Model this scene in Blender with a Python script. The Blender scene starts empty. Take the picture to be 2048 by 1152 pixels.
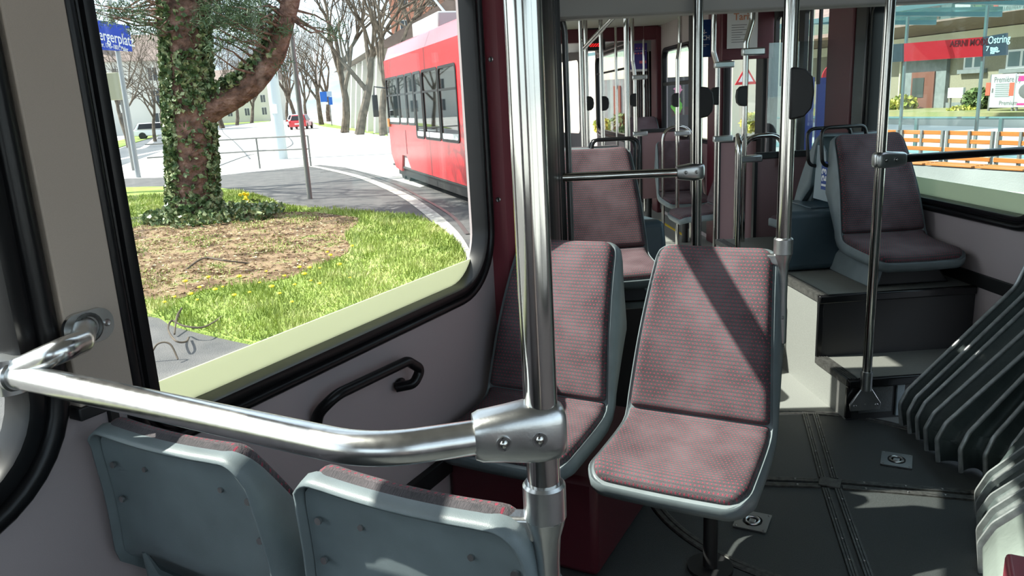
import bpy, bmesh, math, random
import numpy as np
from mathutils import Vector, Matrix, Quaternion
random.seed(7)
D = bpy.data
SC = bpy.context.scene
COL = SC.collection

# ------------------------------------------------------------------ camera, light, exposure
F_, CX, CY, NX, NY, EYE = 1530., 1024., 576., 1345., 6800., 1.45
_d = np.array([NX-CX, -(NY-CY), F_]); _d /= np.linalg.norm(_d)
_up = -_d
_fy = np.array([0, 0, 1.])-_up*_up[2]; _fy /= np.linalg.norm(_fy)
_fx = np.cross(_fy, _up)
if _fx[0] < 0: _fx = -_fx
RW = np.stack([_fx, _fy, _up])
cam = D.cameras.new('camera'); cam.sensor_width = 36; cam.lens = F_/2048*36; cam.clip_start = .02; cam.clip_end = 3000
camo = D.objects.new('camera', cam); COL.objects.link(camo)
m4 = Matrix.Identity(4)
for i in range(3):
    m4[i][0] = RW[i, 0]; m4[i][1] = RW[i, 1]; m4[i][2] = -RW[i, 2]
m4[0][3], m4[1][3], m4[2][3] = 0, 0, EYE
camo.matrix_world = m4
SC.camera = camo
SC.view_settings.view_transform = 'Standard'; SC.view_settings.look = 'None'
SC.view_settings.exposure = 0.0; SC.view_settings.gamma = 1.0
SC.view_settings.use_curve_mapping = False

SUN = Vector((.76, -.05, -.83)).normalized()      # travel direction of the sunlight
W = D.worlds.new('sky'); SC.world = W; W.use_nodes = True
nt = W.node_tree; nt.nodes.clear()
wo = nt.nodes.new('ShaderNodeOutputWorld'); bg = nt.nodes.new('ShaderNodeBackground')
sky = nt.nodes.new('ShaderNodeTexSky')
try:
    sky.sky_type = 'NISHITA'; sky.sun_disc = False
    sky.sun_elevation = math.asin(-SUN.z); sky.sun_rotation = math.atan2(-SUN.x, -SUN.y)
    sky.air_density = 1.0; sky.dust_density = 2.5; sky.ozone_density = 1.0
except Exception: pass
mixw = nt.nodes.new('ShaderNodeMixRGB'); mixw.inputs[0].default_value = .6
mixw.inputs[2].default_value = (6.6, 7.6, 8.6, 1)
nt.links.new(sky.outputs[0], mixw.inputs[1]); nt.links.new(mixw.outputs[0], bg.inputs[0])
bg.inputs[1].default_value = .31
nt.links.new(bg.outputs[0], wo.inputs[0])
sl = D.lights.new('sun', 'SUN'); sl.energy = 12.0; sl.angle = math.radians(.6); sl.color = (1, .95, .87)
so = D.objects.new('sun', sl); COL.objects.link(so)
so.rotation_euler = SUN.to_track_quat('-Z', 'Y').to_euler(); so.location = (-8, -4, 12)

# ------------------------------------------------------------------ frames
A1, A2, A3 = 28.5, -2.7, -19.0
def fr(yaw): return Matrix.Rotation(-math.radians(yaw), 4, 'Z')
S1, S2, S0 = fr(A1), fr(A2), Matrix.Identity(4)
P3 = S2 @ Vector((1.22, 13.4, 0))
S3 = Matrix.Translation(P3) @ fr(A3)
def ray(px, py):
    return Vector((RW @ np.array([px-CX, -(py-CY), F_])).tolist())
EP = Vector((0, 0, EYE))
def onz(px, py, z=-.35):
    r = ray(px, py); return EP+r*((z-EYE)/r.z)
def onv(px, py, v, M=S2):
    n = (M.to_3x3() @ Vector((0, 1, 0))); r = ray(px, py); q = EP+r*(v/r.dot(n)); return M.inverted() @ q
def onu(px, py, u, M=S2):
    n = (M.to_3x3() @ Vector((1, 0, 0))); r = ray(px, py); q = EP+r*(u/r.dot(n)); return M.inverted() @ q
def atd(px, py, dist):
    return EP+ray(px, py)*(dist/F_)

# ------------------------------------------------------------------ materials
MATS = {}
def srgb(c):
    return tuple((x/12.92 if x <= .04045 else ((x+.055)/1.055)**2.4) for x in c)
def mat(name, col, rough=.5, metal=0., noise=0., nscale=30., bump=0., bscale=200., spec=.5, coat=0., rvar=0., stretch=None):
    if name in MATS: return MATS[name]
    m = D.materials.new(name); m.use_nodes = True; n = m.node_tree.nodes; l = m.node_tree.links
    b = n['Principled BSDF']; b.inputs['Base Color'].default_value = (*col, 1)
    b.inputs['Roughness'].default_value = rough; b.inputs['Metallic'].default_value = metal
    b.inputs['Specular IOR Level'].default_value = spec
    if coat: b.inputs['Coat Weight'].default_value = coat; b.inputs['Coat Roughness'].default_value = .1
    tc = n.new('ShaderNodeTexCoord'); src = tc.outputs['Object']
    if stretch:
        mp = n.new('ShaderNodeMapping'); mp.inputs['Scale'].default_value = stretch; l.new(src, mp.inputs[0]); src = mp.outputs[0]
    if noise or rvar:
        t = n.new('ShaderNodeTexNoise'); t.inputs['Scale'].default_value = nscale; t.inputs['Detail'].default_value = 5
        l.new(src, t.inputs['Vector'])
        if noise:
            r = n.new('ShaderNodeValToRGB'); e = r.color_ramp.elements
            e[0].position = .3; e[1].position = .7
            e[0].color = (*[max(0, c*(1-noise)) for c in col], 1); e[1].color = (*[min(1, c*(1+noise)) for c in col], 1)
            l.new(t.outputs['Fac'], r.inputs[0]); l.new(r.outputs[0], b.inputs['Base Color'])
        if rvar:
            mr = n.new('ShaderNodeMapRange'); mr.inputs['To Min'].default_value = max(0, rough-rvar); mr.inputs['To Max'].default_value = rough+rvar
            l.new(t.outputs['Fac'], mr.inputs[0]); l.new(mr.outputs[0], b.inputs['Roughness'])
    if bump:
        t2 = n.new('ShaderNodeTexNoise'); t2.inputs['Scale'].default_value = bscale; t2.inputs['Detail'].default_value = 3
        l.new(src, t2.inputs['Vector'])
        bp = n.new('ShaderNodeBump'); bp.inputs['Strength'].default_value = bump; bp.inputs['Distance'].default_value = .004
        l.new(t2.outputs['Fac'], bp.inputs['Height']); l.new(bp.outputs[0], b.inputs['Normal'])
    MATS[name] = m; return m

def glassmat(name, tint, refl=.06, rough=.02, extra=0.):
    """thin pane: clear transmission plus a fresnel weighted reflection"""
    m = D.materials.new(name); m.use_nodes = True; n = m.node_tree.nodes; l = m.node_tree.links; n.clear()
    o = n.new('ShaderNodeOutputMaterial'); t = n.new('ShaderNodeBsdfTransparent'); g = n.new('ShaderNodeBsdfGlossy')
    t.inputs[0].default_value = (*tint, 1); g.inputs['Roughness'].default_value = rough
    lw = n.new('ShaderNodeLayerWeight'); lw.inputs['Blend'].default_value = .5
    mx = n.new('ShaderNodeMixShader')
    pw = n.new('ShaderNodeMath'); pw.operation = 'POWER'; pw.inputs[1].default_value = 5.
    ml = n.new('ShaderNodeMath'); ml.operation = 'MULTIPLY_ADD'; ml.inputs[1].default_value = .5; ml.inputs[2].default_value = refl*.35+extra; ml.use_clamp = True
    l.new(lw.outputs['Facing'], pw.inputs[0]); l.new(pw.outputs[0], ml.inputs[0]); l.new(ml.outputs[0], mx.inputs[0])
    l.new(t.outputs[0], mx.inputs[1]); l.new(g.outputs[0], mx.inputs[2]); l.new(mx.outputs[0], o.inputs[0])
    MATS[name] = m; return m

def fabricmat():
    m = D.materials.new('dotted_seat_fabric'); m.use_nodes = True; n = m.node_tree.nodes; l = m.node_tree.links
    b = n['Principled BSDF']; b.inputs['Roughness'].default_value = .9; b.inputs['Specular IOR Level'].default_value = .15
    b.inputs['Sheen Weight'].default_value = .10; b.inputs['Sheen Roughness'].default_value = .4
    b.inputs['Sheen Tint'].default_value = (.8, .74, .75, 1)
    uv = n.new('ShaderNodeUVMap')
    sx = n.new('ShaderNodeSeparateXYZ'); l.new(uv.outputs[0], sx.inputs[0])
    def M(op, a, bb=None, c=None):
        q = n.new('ShaderNodeMath'); q.operation = op
        for i, v in enumerate((a, bb, c)):
            if v is None: continue
            if isinstance(v, (int, float)): q.inputs[i].default_value = v
            else: l.new(v, q.inputs[i])
        return q.outputs[0]
    # dots on a staggered grid of 11 mm
    u = M('MULTIPLY', sx.outputs[0], 86.); v = M('MULTIPLY', sx.outputs[1], 88.)
    row = M('FLOOR', v); odd = M('MODULO', row, 2.)
    u2 = M('ADD', u, M('MULTIPLY', odd, .5))
    du = M('SUBTRACT', M('FRACT', u2), .5); dv = M('SUBTRACT', M('FRACT', v), .5)
    rr = M('ADD', M('MULTIPLY', du, du), M('MULTIPLY', dv, dv))
    dot = M('LESS_THAN', rr, .034)
    # fine grey grid between the dots
    gv = M('GREATER_THAN', M('ABSOLUTE', dv), .36)
    n1 = n.new('ShaderNodeTexNoise'); n1.inputs['Scale'].default_value = 9; n1.inputs['Detail'].default_value = 4; l.new(uv.outputs[0], n1.inputs[0])
    n2 = n.new('ShaderNodeTexNoise'); n2.inputs['Scale'].default_value = 520; n2.inputs['Detail'].default_value = 2; l.new(uv.outputs[0], n2.inputs[0])
    ramp = n.new('ShaderNodeValToRGB'); e = ramp.color_ramp.elements
    e[0].position = .3; e[0].color = (.030, .025, .028, 1); e[1].position = .72; e[1].color = (.172, .142, .152, 1)
    wear = M('MULTIPLY', M('SUBTRACT', .11, M('ABSOLUTE', sx.outputs[0])), .7)
    mixf = M('ADD', M('ADD', M('MULTIPLY', n1.outputs[0], .45), M('MULTIPLY', n2.outputs[0], .55)), wear); l.new(mixf, ramp.inputs[0])
    g1 = n.new('ShaderNodeMixRGB'); g1.blend_type = 'MIX'; l.new(M('MULTIPLY', gv, .35), g1.inputs[0]); l.new(ramp.outputs[0], g1.inputs[1]); g1.inputs[2].default_value = (.03, .045, .05, 1)
    d1 = n.new('ShaderNodeMixRGB'); l.new(M('MULTIPLY', dot, .72), d1.inputs[0]); l.new(g1.outputs[0], d1.inputs[1]); d1.inputs[2].default_value = (.34, .035, .07, 1)
    l.new(d1.outputs[0], b.inputs['Base Color'])
    bp = n.new('ShaderNodeBump'); bp.inputs['Strength'].default_value = .5; bp.inputs['Distance'].default_value = .002
    l.new(n2.outputs[0], bp.inputs['Height']); l.new(bp.outputs[0], b.inputs['Normal'])
    MATS['fabric'] = m; return m

FAB = fabricmat()
SHELL = mat('grey_blue_plastic', (.155, .19, .202), .42, noise=.12, nscale=14, bump=.15, bscale=900, rvar=.08)
STEEL = mat('polished_steel', (.60, .59, .56), .13, 1., noise=.06, nscale=40, rvar=.05, stretch=(1, 1, .15))
STEELB = mat('brushed_steel_bar', (.70, .70, .69), .24, 1., noise=.08, nscale=60, rvar=.07)
CAST = mat('cast_aluminium', (.62, .63, .63), .3, 1., bump=.04, bscale=300, rvar=.06, noise=.05)
SCREW = mat('screw_metal', (.45, .45, .45), .3, 1.)
RUB = mat('black_rubber', (.007, .007, .008), .3, spec=.3)
BLK = mat('matt_black', (.011, .011, .012), .5)
BLKG = mat('glossy_black', (.009, .009, .010), .22)
WALL = mat('mauve_grey_laminate', (.42, .36, .365), .55, noise=.05, nscale=900, bump=.1, bscale=900)
WALLT = mat('taupe_laminate', (.44, .37, .31), .6, noise=.05, nscale=900, bump=.1, bscale=900)
WALLP = mat('pink_grey_laminate', (.27, .16, .165), .5, noise=.05, nscale=400)
RED = mat('dark_red_paint', (.20, .036, .050), .38, noise=.06, nscale=5)
REDX = mat('wine_red_paint', (.09, .014, .022), .4)
CREAM = mat('cream_band', (.78, .80, .60), .5)
_n = CREAM.node_tree; _t = _n.nodes.new('ShaderNodeBsdfTranslucent'); _t.inputs[0].default_value = (.74, .76, .62, 1); _m = _n.nodes.new('ShaderNodeMixShader'); _m.inputs[0].default_value = .55
_n.links.new(_n.nodes['Principled BSDF'].outputs[0], _m.inputs[1]); _n.links.new(_t.outputs[0], _m.inputs[2]); _n.links.new(_m.outputs[0], _n.nodes['Material Output'].inputs[0])
FLOOR = mat('dark_floor_covering', (.050, .056, .056), .5, noise=.35, nscale=260, bump=.3, bscale=500, rvar=.1)
TREAD = mat('grey_step_covering', (.17, .175, .16), .6, noise=.16, nscale=320, bump=.3, bscale=500)
SIDE = mat('grey_side_covering', (.23, .24, .225), .55, noise=.1, nscale=200)
STRIPM = mat('worn_metal_strip', (.10, .10, .095), .45, .5, noise=.4, nscale=60)
CLOTH = mat('grey_green_bellows_cloth', (.068, .09, .088), .55, noise=.25, nscale=9, bump=.3, bscale=60)
CLOTHL = mat('light_bellows_cloth', (.26, .31, .28), .6, noise=.12, nscale=9, bump=.3, bscale=60)
HOOPM = mat('bellows_hoop_metal', (.42, .45, .45), .4, .6, noise=.2, nscale=40)
BOXM = mat('slate_blue_moulding', (.055, .085, .105), .3, noise=.08, nscale=12, bump=.08, bscale=500)
CEIL = mat('ceiling_laminate', (.42, .41, .38), .5, noise=.03, nscale=4)
GL = glassmat('window_glass', (.95, .975, .96), .07)
GLG = glassmat('tinted_pane', (.86, .95, .93), .07)
GLS = glassmat('screen_glass', (.80, .87, .88), .07, .02, .10)
YEL = mat('yellow_paint', (.75, .52, .03), .5)
WHITE = mat('white_print', (.8, .8, .8), .5)
PAPER = mat('paper', (.62, .62, .6), .7)

# ------------------------------------------------------------------ mesh builder
ORG = {}
class MB:
    def __init__(s): s.v = []; s.f = []; s.uv = None
    def add(s, vs, fs):
        b = len(s.v); s.v += [tuple(p) for p in vs]; s.f += [tuple(i+b for i in f) for f in fs]; return s
    def box(s, x0, x1, y0, y1, z0, z1):
        return s.add([(x, y, z) for x in (x0, x1) for y in (y0, y1) for z in (z0, z1)],
                     [(0, 1, 3, 2), (4, 6, 7, 5), (0, 4, 5, 1), (2, 3, 7, 6), (0, 2, 6, 4), (1, 5, 7, 3)])
    def hexa(s, p):      # bottom 4, top 4
        return s.add(p, [(0, 3, 2, 1), (4, 5, 6, 7), (0, 1, 5, 4), (1, 2, 6, 5), (2, 3, 7, 6), (3, 0, 4, 7)])
    def prism(s, pts, d):  # polygon pts (3d) extruded by vector d
        n = len(pts); d = Vector(d)
        s.add([Vector(p) for p in pts]+[Vector(p)+d for p in pts],
              [tuple(range(n-1, -1, -1)), tuple(range(n, 2*n))]+[(i, (i+1) % n, n+(i+1) % n, n+i) for i in range(n)])
        return s
    def bar(s, a, b, w, h, up=(0, 0, 1)):
        a = Vector(a); b = Vector(b); t = (b-a).normalized(); up = Vector(up)
        sd = t.cross(up)
        if sd.length < 1e-4: sd = t.cross(Vector((1, 0, 0)))
        sd.normalize(); u2 = sd.cross(t)
        q = [(-1, -1), (1, -1), (1, 1), (-1, 1)]
        pa = [a+sd*(x*w/2)+u2*(y*h/2) for x, y in q]; pb = [p+(b-a) for p in pa]
        return s.add(pa+pb, [(3, 2, 1, 0), (4, 5, 6, 7)]+[(i, (i+1) % 4, 4+(i+1) % 4, 4+i) for i in range(4)])
    def tube(s, pts, r, n=16, cap=True, closed=False):
        pts = [Vector(p) for p in pts]; m = len(pts)
        rs = r if isinstance(r, (list, tuple)) else [r]*m
        ts = []
        for i in range(m):
            if closed: t = pts[(i+1) % m]-pts[i-1]
            else: t = pts[min(i+1, m-1)]-pts[max(i-1, 0)]
            ts.append(t.normalized())
        ref = Vector((0, 0, 1)) if abs(ts[0].z) < .9 else Vector((1, 0, 0))
        nrm = (ref-ts[0]*ref.dot(ts[0])).normalized()
        vs = []
        for i in range(m):
            nrm = (nrm-ts[i]*nrm.dot(ts[i])); nrm.normalize(); bi = ts[i].cross(nrm)
            for k in range(n):
                a = 2*math.pi*k/n; vs.append(pts[i]+(nrm*math.cos(a)+bi*math.sin(a))*rs[i])
        fs = []
        for i in range(m if closed else m-1):
            j = (i+1) % m
            for k in range(n):
                k2 = (k+1) % n; fs.append((i*n+k, i*n+k2, j*n+k2, j*n+k))
        if cap and not closed:
            fs.append(tuple(range(n-1, -1, -1))); fs.append(tuple((m-1)*n+k for k in range(n)))
        return s.add(vs, fs)
    def cyl(s, a, b, r, n=24, r2=None): return s.tube([a, b], [r, r if r2 is None else r2], n)
    def ball(s, c, r, n=10, sc=(1, 1, 1)):
        c = Vector(c); vs = []; fs = []
        for i in range(n//2+1):
            th = math.pi*i/(n//2)
            for k in range(n):
                a = 2*math.pi*k/n; vs.append(c+Vector((math.sin(th)*math.cos(a)*r*sc[0], math.sin(th)*math.sin(a)*r*sc[1], math.cos(th)*r*sc[2])))
        for i in range(n//2):
            for k in range(n): fs.append((i*n+k, (i+1)*n+k, (i+1)*n+(k+1) % n, i*n+(k+1) % n))
        return s.add(vs, fs)
    def sweep(s, path, prof, nrm_axis, closed=True, outward=None):
        """path: points; prof: (a,b) pairs: a along in-plane outward normal, b along nrm_axis"""
        path = [Vector(p) for p in path]; m = len(path); k = len(prof); ax = Vector(nrm_axis)
        vs = []
        for i in range(m):
            t = (path[(i+1) % m]-path[i-1]) if closed else (path[min(i+1, m-1)]-path[max(i-1, 0)])
            t.normalize(); o = t.cross(ax).normalized()
            for a, b in prof: vs.append(path[i]+o*a+ax*b)
        fs = []
        for i in range(m if closed else m-1):
            j = (i+1) % m
            for q in range(k): fs.append((i*k+q, i*k+(q+1) % k, j*k+(q+1) % k, j*k+q))
        if not closed: fs += [tuple(range(k-1, -1, -1)), tuple((m-1)*k+q for q in range(k))]
        return s.add(vs, fs)
    def build(s, name, m, parent=None, M=None, bevel=0., seg=2, ang=35, solid=0., fix=True, local=False, sub=0):
        me = D.meshes.new(name); vs = s.v
        if parent is not None and not local:
            o = ORG.get(parent.name)
            if o is not None: vs = [(p[0]-o[0], p[1]-o[1], p[2]-o[2]) for p in vs]
        org = None
        me.from_pydata(vs, [], s.f); me.validate(); me.update()
        if fix:
            bm = bmesh.new(); bm.from_mesh(me); bmesh.ops.recalc_face_normals(bm, faces=bm.faces); bm.to_mesh(me); bm.free()
        me.materials.append(m)
        if s.uv is not None:
            ul = me.uv_layers.new(name='UVMap')
            for lp in me.loops: ul.data[lp.index].uv = s.uv[lp.vertex_index]
        me.shade_smooth()
        try: me.set_sharp_from_angle(angle=math.radians(ang))
        except Exception: pass
        ob = D.objects.new(name, me); COL.objects.link(ob)
        if parent is not None: ob.parent = parent; ORG[ob.name] = ORG.get(parent.name, None) if not local else None
        elif M is not None: ob.matrix_world = M
        if solid: md = ob.modifiers.new('solidify', 'SOLIDIFY'); md.thickness = solid; md.offset = 0
        if bevel: md = ob.modifiers.new('bevel', 'BEVEL'); md.width = bevel; md.segments = seg; md.limit_method = 'ANGLE'; md.angle_limit = math.radians(40)
        if sub: md = ob.modifiers.new('subsurf', 'SUBSURF'); md.levels = sub; md.render_levels = sub
        return ob

def tag(o, label, cat, group=None, kind=None):
    o['label'] = label; o['category'] = cat
    if group: o['group'] = group
    if kind: o['kind'] = kind
    return o
def struct(o, label=None):
    o['kind'] = 'structure'
    if label: o['label'] = label
    return o
def thing(name, label, cat, loc=(0, 0, 0), M=S0, rot=0., group=None, absolute=True):
    """Empty at the thing's base; children may be given in the frame M's own coordinates (absolute)"""
    o = D.objects.new(name, None); COL.objects.link(o); o.empty_display_size = .1
    o.matrix_world = M @ Matrix.Translation(Vector(loc)) @ Matrix.Rotation(rot, 4, 'Z')
    if absolute: ORG[o.name] = tuple(loc)
    tag(o, label, cat, group); return o
def copy_tree(o, parent=None):
    c = o.copy(); COL.objects.link(c)
    if parent is not None: c.parent = parent; c.matrix_parent_inverse = o.matrix_parent_inverse.copy()
    for ch in [x for x in D.objects if x.parent == o]: copy_tree(ch, c)
    return c
def lab(o, l): o['label'] = l; return o

def rrect(a0, a1, b0, b1, r, n=8):
    """rounded rectangle (a,b) counter-clockwise; r = radius or 4 radii (a0b0, a1b0, a1b1, a0b1)"""
    rs = r if isinstance(r, (list, tuple)) else [r]*4; pts = []
    for (ca, cb, st, q) in ((a0, b0, 180, 0), (a1, b0, 270, 1), (a1, b1, 0, 2), (a0, b1, 90, 3)):
        rr = rs[q]; x = ca+(rr if ca == a0 else -rr); y = cb+(rr if cb == b0 else -rr)
        if rr < 1e-5: pts.append((ca, cb)); continue
        for k in range(n+1):
            t = math.radians(st+90*k/n); pts.append((x+rr*math.cos(t), y+rr*math.sin(t)))
    return pts

def plate(outer, holes, to3, thick):
    """flat plate with holes, outlines in 2-D, to3 maps (a,b,h)->3-D; returns MB"""
    cu = D.curves.new('tmp', 'CURVE'); cu.dimensions = '2D'; cu.fill_mode = 'BOTH'; cu.extrude = thick/2
    for pts in [outer]+holes:
        sp = cu.splines.new('POLY'); sp.points.add(len(pts)-1); sp.use_cyclic_u = True
        for i, p in enumerate(pts): sp.points[i].co = (p[0], p[1], 0, 1)
    ob = D.objects.new('tmp', cu); COL.objects.link(ob)
    dg = bpy.context.evaluated_depsgraph_get(); me = D.meshes.new_from_object(ob.evaluated_get(dg))
    mb = MB(); mb.add([to3(v.co.x, v.co.y, v.co.z) for v in me.vertices], [tuple(p.vertices) for p in me.polygons])
    D.objects.remove(ob); D.curves.remove(cu); D.meshes.remove(me); return mb

def text_mb(s, size, to3, align='LEFT', depth=.001, xs=1., bold=0.):
    cu = D.curves.new('tmp', 'FONT'); cu.body = s; cu.size = size; cu.extrude = depth; cu.align_x = align; cu.offset = bold; cu.resolution_u = 3
    ob = D.objects.new('tmp', cu); COL.objects.link(ob)
    dg = bpy.context.evaluated_depsgraph_get(); me = D.meshes.new_from_object(ob.evaluated_get(dg))
    mb = MB(); mb.add([to3(v.co.x*xs, v.co.y, v.co.z) for v in me.vertices], [tuple(p.vertices) for p in me.polygons])
    D.objects.remove(ob); D.curves.remove(cu); D.meshes.remove(me); return mb

def arc_path(pts, rads, n=7):
    """polyline with rounded corners"""
    pts = [Vector(p) for p in pts]; out = [pts[0]]
    for i in range(1, len(pts)-1):
        r = rads if not isinstance(rads, (list, tuple)) else rads[i-1]
        a, b, c = pts[i-1], pts[i], pts[i+1]; d1 = (a-b).normalized(); d2 = (c-b).normalized()
        ang = d1.angle(d2)
        if ang > 3.1: out.append(b); continue
        L = min(r/math.tan(ang/2), (a-b).length*.48, (c-b).length*.48)
        p0 = b+d1*L; p1 = b+d2*L
        for k in range(n+1):
            t = k/n; out.append(p0*(1-t)**2+b*2*t*(1-t)+p1*t**2)
    out.append(pts[-1]); return out


# ------------------------------------------------------------------ seat prototype
PROF = [(0., .395), (.05, .418), (.16, .424), (.28, .432), (.345, .446), (.378, .486), (.402, .56), (.445, .69), (.51, .83), (.588, .958)]
def catmull(ps, n=10):
    out = []
    for i in range(len(ps)-1):
        p0 = ps[max(i-1, 0)]; p1 = ps[i]; p2 = ps[i+1]; p3 = ps[min(i+2, len(ps)-1)]
        for k in range(n):
            t = k/n
            out.append(tuple(.5*((2*p1[j])+(-p0[j]+p2[j])*t+(2*p0[j]-5*p1[j]+4*p2[j]-p3[j])*t*t+(-p0[j]+3*p1[j]-3*p2[j]+p3[j])*t**3) for j in (0, 1)))
    out.append(ps[-1]); return out
_pp = catmull(PROF); _L = [0.]
for i in range(1, len(_pp)): _L.append(_L[-1]+math.dist(_pp[i], _pp[i-1]))
LT = _L[-1]
def pos(l):
    xt = max(0, l-LT); l = min(max(l, 0), LT); i = max(1, next((k for k, q in enumerate(_L) if q >= l), len(_L)-1))
    t = (l-_L[i-1])/(_L[i]-_L[i-1]); y = _pp[i-1][0]*(1-t)+_pp[i][0]*t; z = _pp[i-1][1]*(1-t)+_pp[i][1]*t
    a = _pp[max(0, i-2)]; b = _pp[min(len(_pp)-1, i+1)]; dy, dz = b[0]-a[0], b[1]-a[1]; q = math.hypot(dy, dz)
    y += xt*dy/q; z += xt*dz/q
    return y, z, -dz/q, dy/q         # point and normal towards the sitter
LS = .40                                # arc length of the seam
def dep(l):
    q = LT-l
    if q < .26: return .022+.118*(q/.26)**.9
    if q < .50: return .140-.093*((q-.26)/.24)
    return max(.034, .047-.02*(q-.5))
def hw(l):
    f = l/LT
    if l < LS: return .222-.004*(l/LS)
    g = (l-LS)/(LT-LS); return .218-.040*g**1.1
def outline_w(l, l0, l1, r0, r1, inset):
    w = hw(l)-inset
    if l-l0 < r0: d = r0-(l-l0); w -= r0-math.sqrt(max(0, r0*r0-d*d))
    if l1-l < r1: d = r1-(l1-l); w -= r1-math.sqrt(max(0, r1*r1-d*d))
    return w
def ls(l0, l1, n):
    out = [l0+(l1-l0)*(.5-.5*math.cos(math.pi*k/n)) for k in range(n+1)]
    return out
def P3f(x, l, h):
    y, z, ny, nz = pos(l); e = .012*(x/.2)**2 if l > LS else .008*(x/.2)**2
    return (x, y+ny*(h+e), z+nz*(h+e))
def pad(l0, l1, r0, r1, inset, th, name, parent):
    NL, NX_ = 34, 22; mb = MB(); mb.uv = []; Ls = ls(l0, l1, NL)
    for l in Ls:
        w = outline_w(l, l0, l1, r0, r1, inset)
        for k in range(NX_+1):
            s = math.sin((k/NX_-.5)*math.pi); x = s*w
            el = min(l-l0, l1-l); ex = w-abs(x)
            g = lambda d, R: math.sqrt(max(0, 1-(1-min(d/R, 1))**2))
            h = .004+th*g(el, .022)**1.0*g(ex, .022)
            mb.v.append(P3f(x, l, h)); mb.uv.append((x, l))
    n = NX_+1
    for i in range(NL):
        for k in range(NX_): mb.f.append((i*n+k, i*n+k+1, (i+1)*n+k+1, (i+1)*n+k))
    # closing rim
    loop = [k for k in range(n)]+[i*n+NX_ for i in range(1, NL+1)]+[NL*n+k for k in range(NX_-1, -1, -1)]+[i*n for i in range(NL-1, 0, -1)]
    b = len(mb.v)
    for q in loop:
        x, l = mb.uv[q]; mb.v.append(P3f(x, l, -.002)); mb.uv.append((x, l))
    m = len(loop)
    for i in range(m): mb.f.append((loop[i], b+i, b+(i+1) % m, loop[(i+1) % m]))
    return mb.build(name, FAB, parent, ang=60)
def shell(parent):
    NL, NX_ = 44, 20; mb = MB(); l0, l1 = -.0, LT; Ls = ls(l0, l1, NL); n = NX_+1; rows = []
    for l in Ls:
        w = outline_w(l, l0, l1, .07, .04, 0)
        for k in range(n):
            s = math.sin((k/NX_-.5)*math.pi); mb.v.append(P3f(s*w, l, 0)); rows.append((s*w, l))
    for i in range(NL):
        for k in range(NX_): mb.f.append((i*n+k, i*n+k+1, (i+1)*n+k+1, (i+1)*n+k))
    loop = [k for k in range(n)]+[i*n+NX_ for i in range(1, NL+1)]+[NL*n+k for k in range(NX_-1, -1, -1)]+[i*n for i in range(NL-1, 0, -1)]
    prev = loop; m = len(loop)
    for st, (h, gr) in enumerate(((.005, .004), (.0, .007), (-.5, .009), (-1, .010))):
        b = len(mb.v)
        for q in loop:
            x, l = rows[q]; w = outline_w(l, l0, l1, .07, .04, 0)
            fx = x/max(w, 1e-3); gx = gr*fx if abs(fx) > .9 else 0
            p = Vector(P3f(x, l, h if h > -.1 else h*dep(l))); p.x += gx
            if l > LT-.02: y, z, ny, nz = pos(l); p += Vector((0, nz, -ny))*gr
            if l < .02: p += Vector((0, -gr, 0))
            mb.v.append(tuple(p))
        for i in range(m): mb.f.append((prev[i], b+i, b+(i+1) % m, prev[(i+1) % m]))
        prev = list(range(b, b+m))
    return mb.build('seat_shell', SHELL, parent, solid=.005, ang=50)
def make_seat(label, M=S1, loc=(0, 0, 0), rot=0.):
    t = thing('passenger_chair', label, 'seat', loc, M, rot, absolute=False)
    sh = shell(t)
    pad(.014, LS-.002, .06, .012, .005, .022, 'seat_cushion', t)
    pad(LS+.002, LT+.008, .014, .04, .005, .026, 'backrest_cushion', t)
    # recessed rear panel between the deep side flanges
    pm = MB(); NL, NX_ = 26, 14; n_ = NX_+1; la, lb = LS-.02, LT-.004
    for i in range(NL+1):
        l = la+(lb-la)*i/NL; w = outline_w(l, 0, LT, .07, .04, -.004)
        for k in range(n_):
            s = (k/NX_-.5)*2; e = 1-.0*abs(s); pm.v.append(P3f(s*w, l, -(dep(l)-.016-.022*max(0, 1-abs(s)**6)*min(1, (LT-l)/.03))))
    pm.f = [(i*n_+k, i*n_+k+1, (i+1)*n_+k+1, (i+1)*n_+k) for i in range(NL) for k in range(NX_)]
    pm.build('rear_panel', SHELL, t, ang=60)
    # raised rib where the seat pan turns into the back, seen from behind
    for sx in (-1, 1):
        h0 = dep(LS+.2)-.03; rb = MB(); rb.tube([Vector(P3f(sx*.17, LS+.26, -h0-.02)), Vector(P3f(sx*.172, LS+.20, -h0-.028)), Vector(P3f(sx*.17, LS+.05, -.05))], [.004, .014, .018], 10)
        rb.build('stiffening_rib', SHELL, t)
    for sx in (-1, 1):                 # screws on the side flange and in the back panel
        for dl in (.07, .14):
            l = LT-dl; y, z, ny, nz = pos(l); x = sx*(hw(l)-.004)
            q_ = dep(l)-.019; screw(Vector(P3f(sx*(hw(l)-.016), l, -q_-.0)), (0, -1, -.1), t, .006)
        l = LT-.075; screw(Vector(P3f(sx*.095, l, -(dep(l)-.036))), (0, -1, -.1), t, .005)
    return t
def screw(p, nrm, parent, r=.006):
    n = Vector(nrm).normalized(); p = Vector(p); mb = MB()
    mb.tube([p-n*.003, p+n*.001, p+n*.0025, p+n*.0012], [r, r, r*.75, r*.35], 12)
    return mb.build('screw', SCREW, parent)

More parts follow.
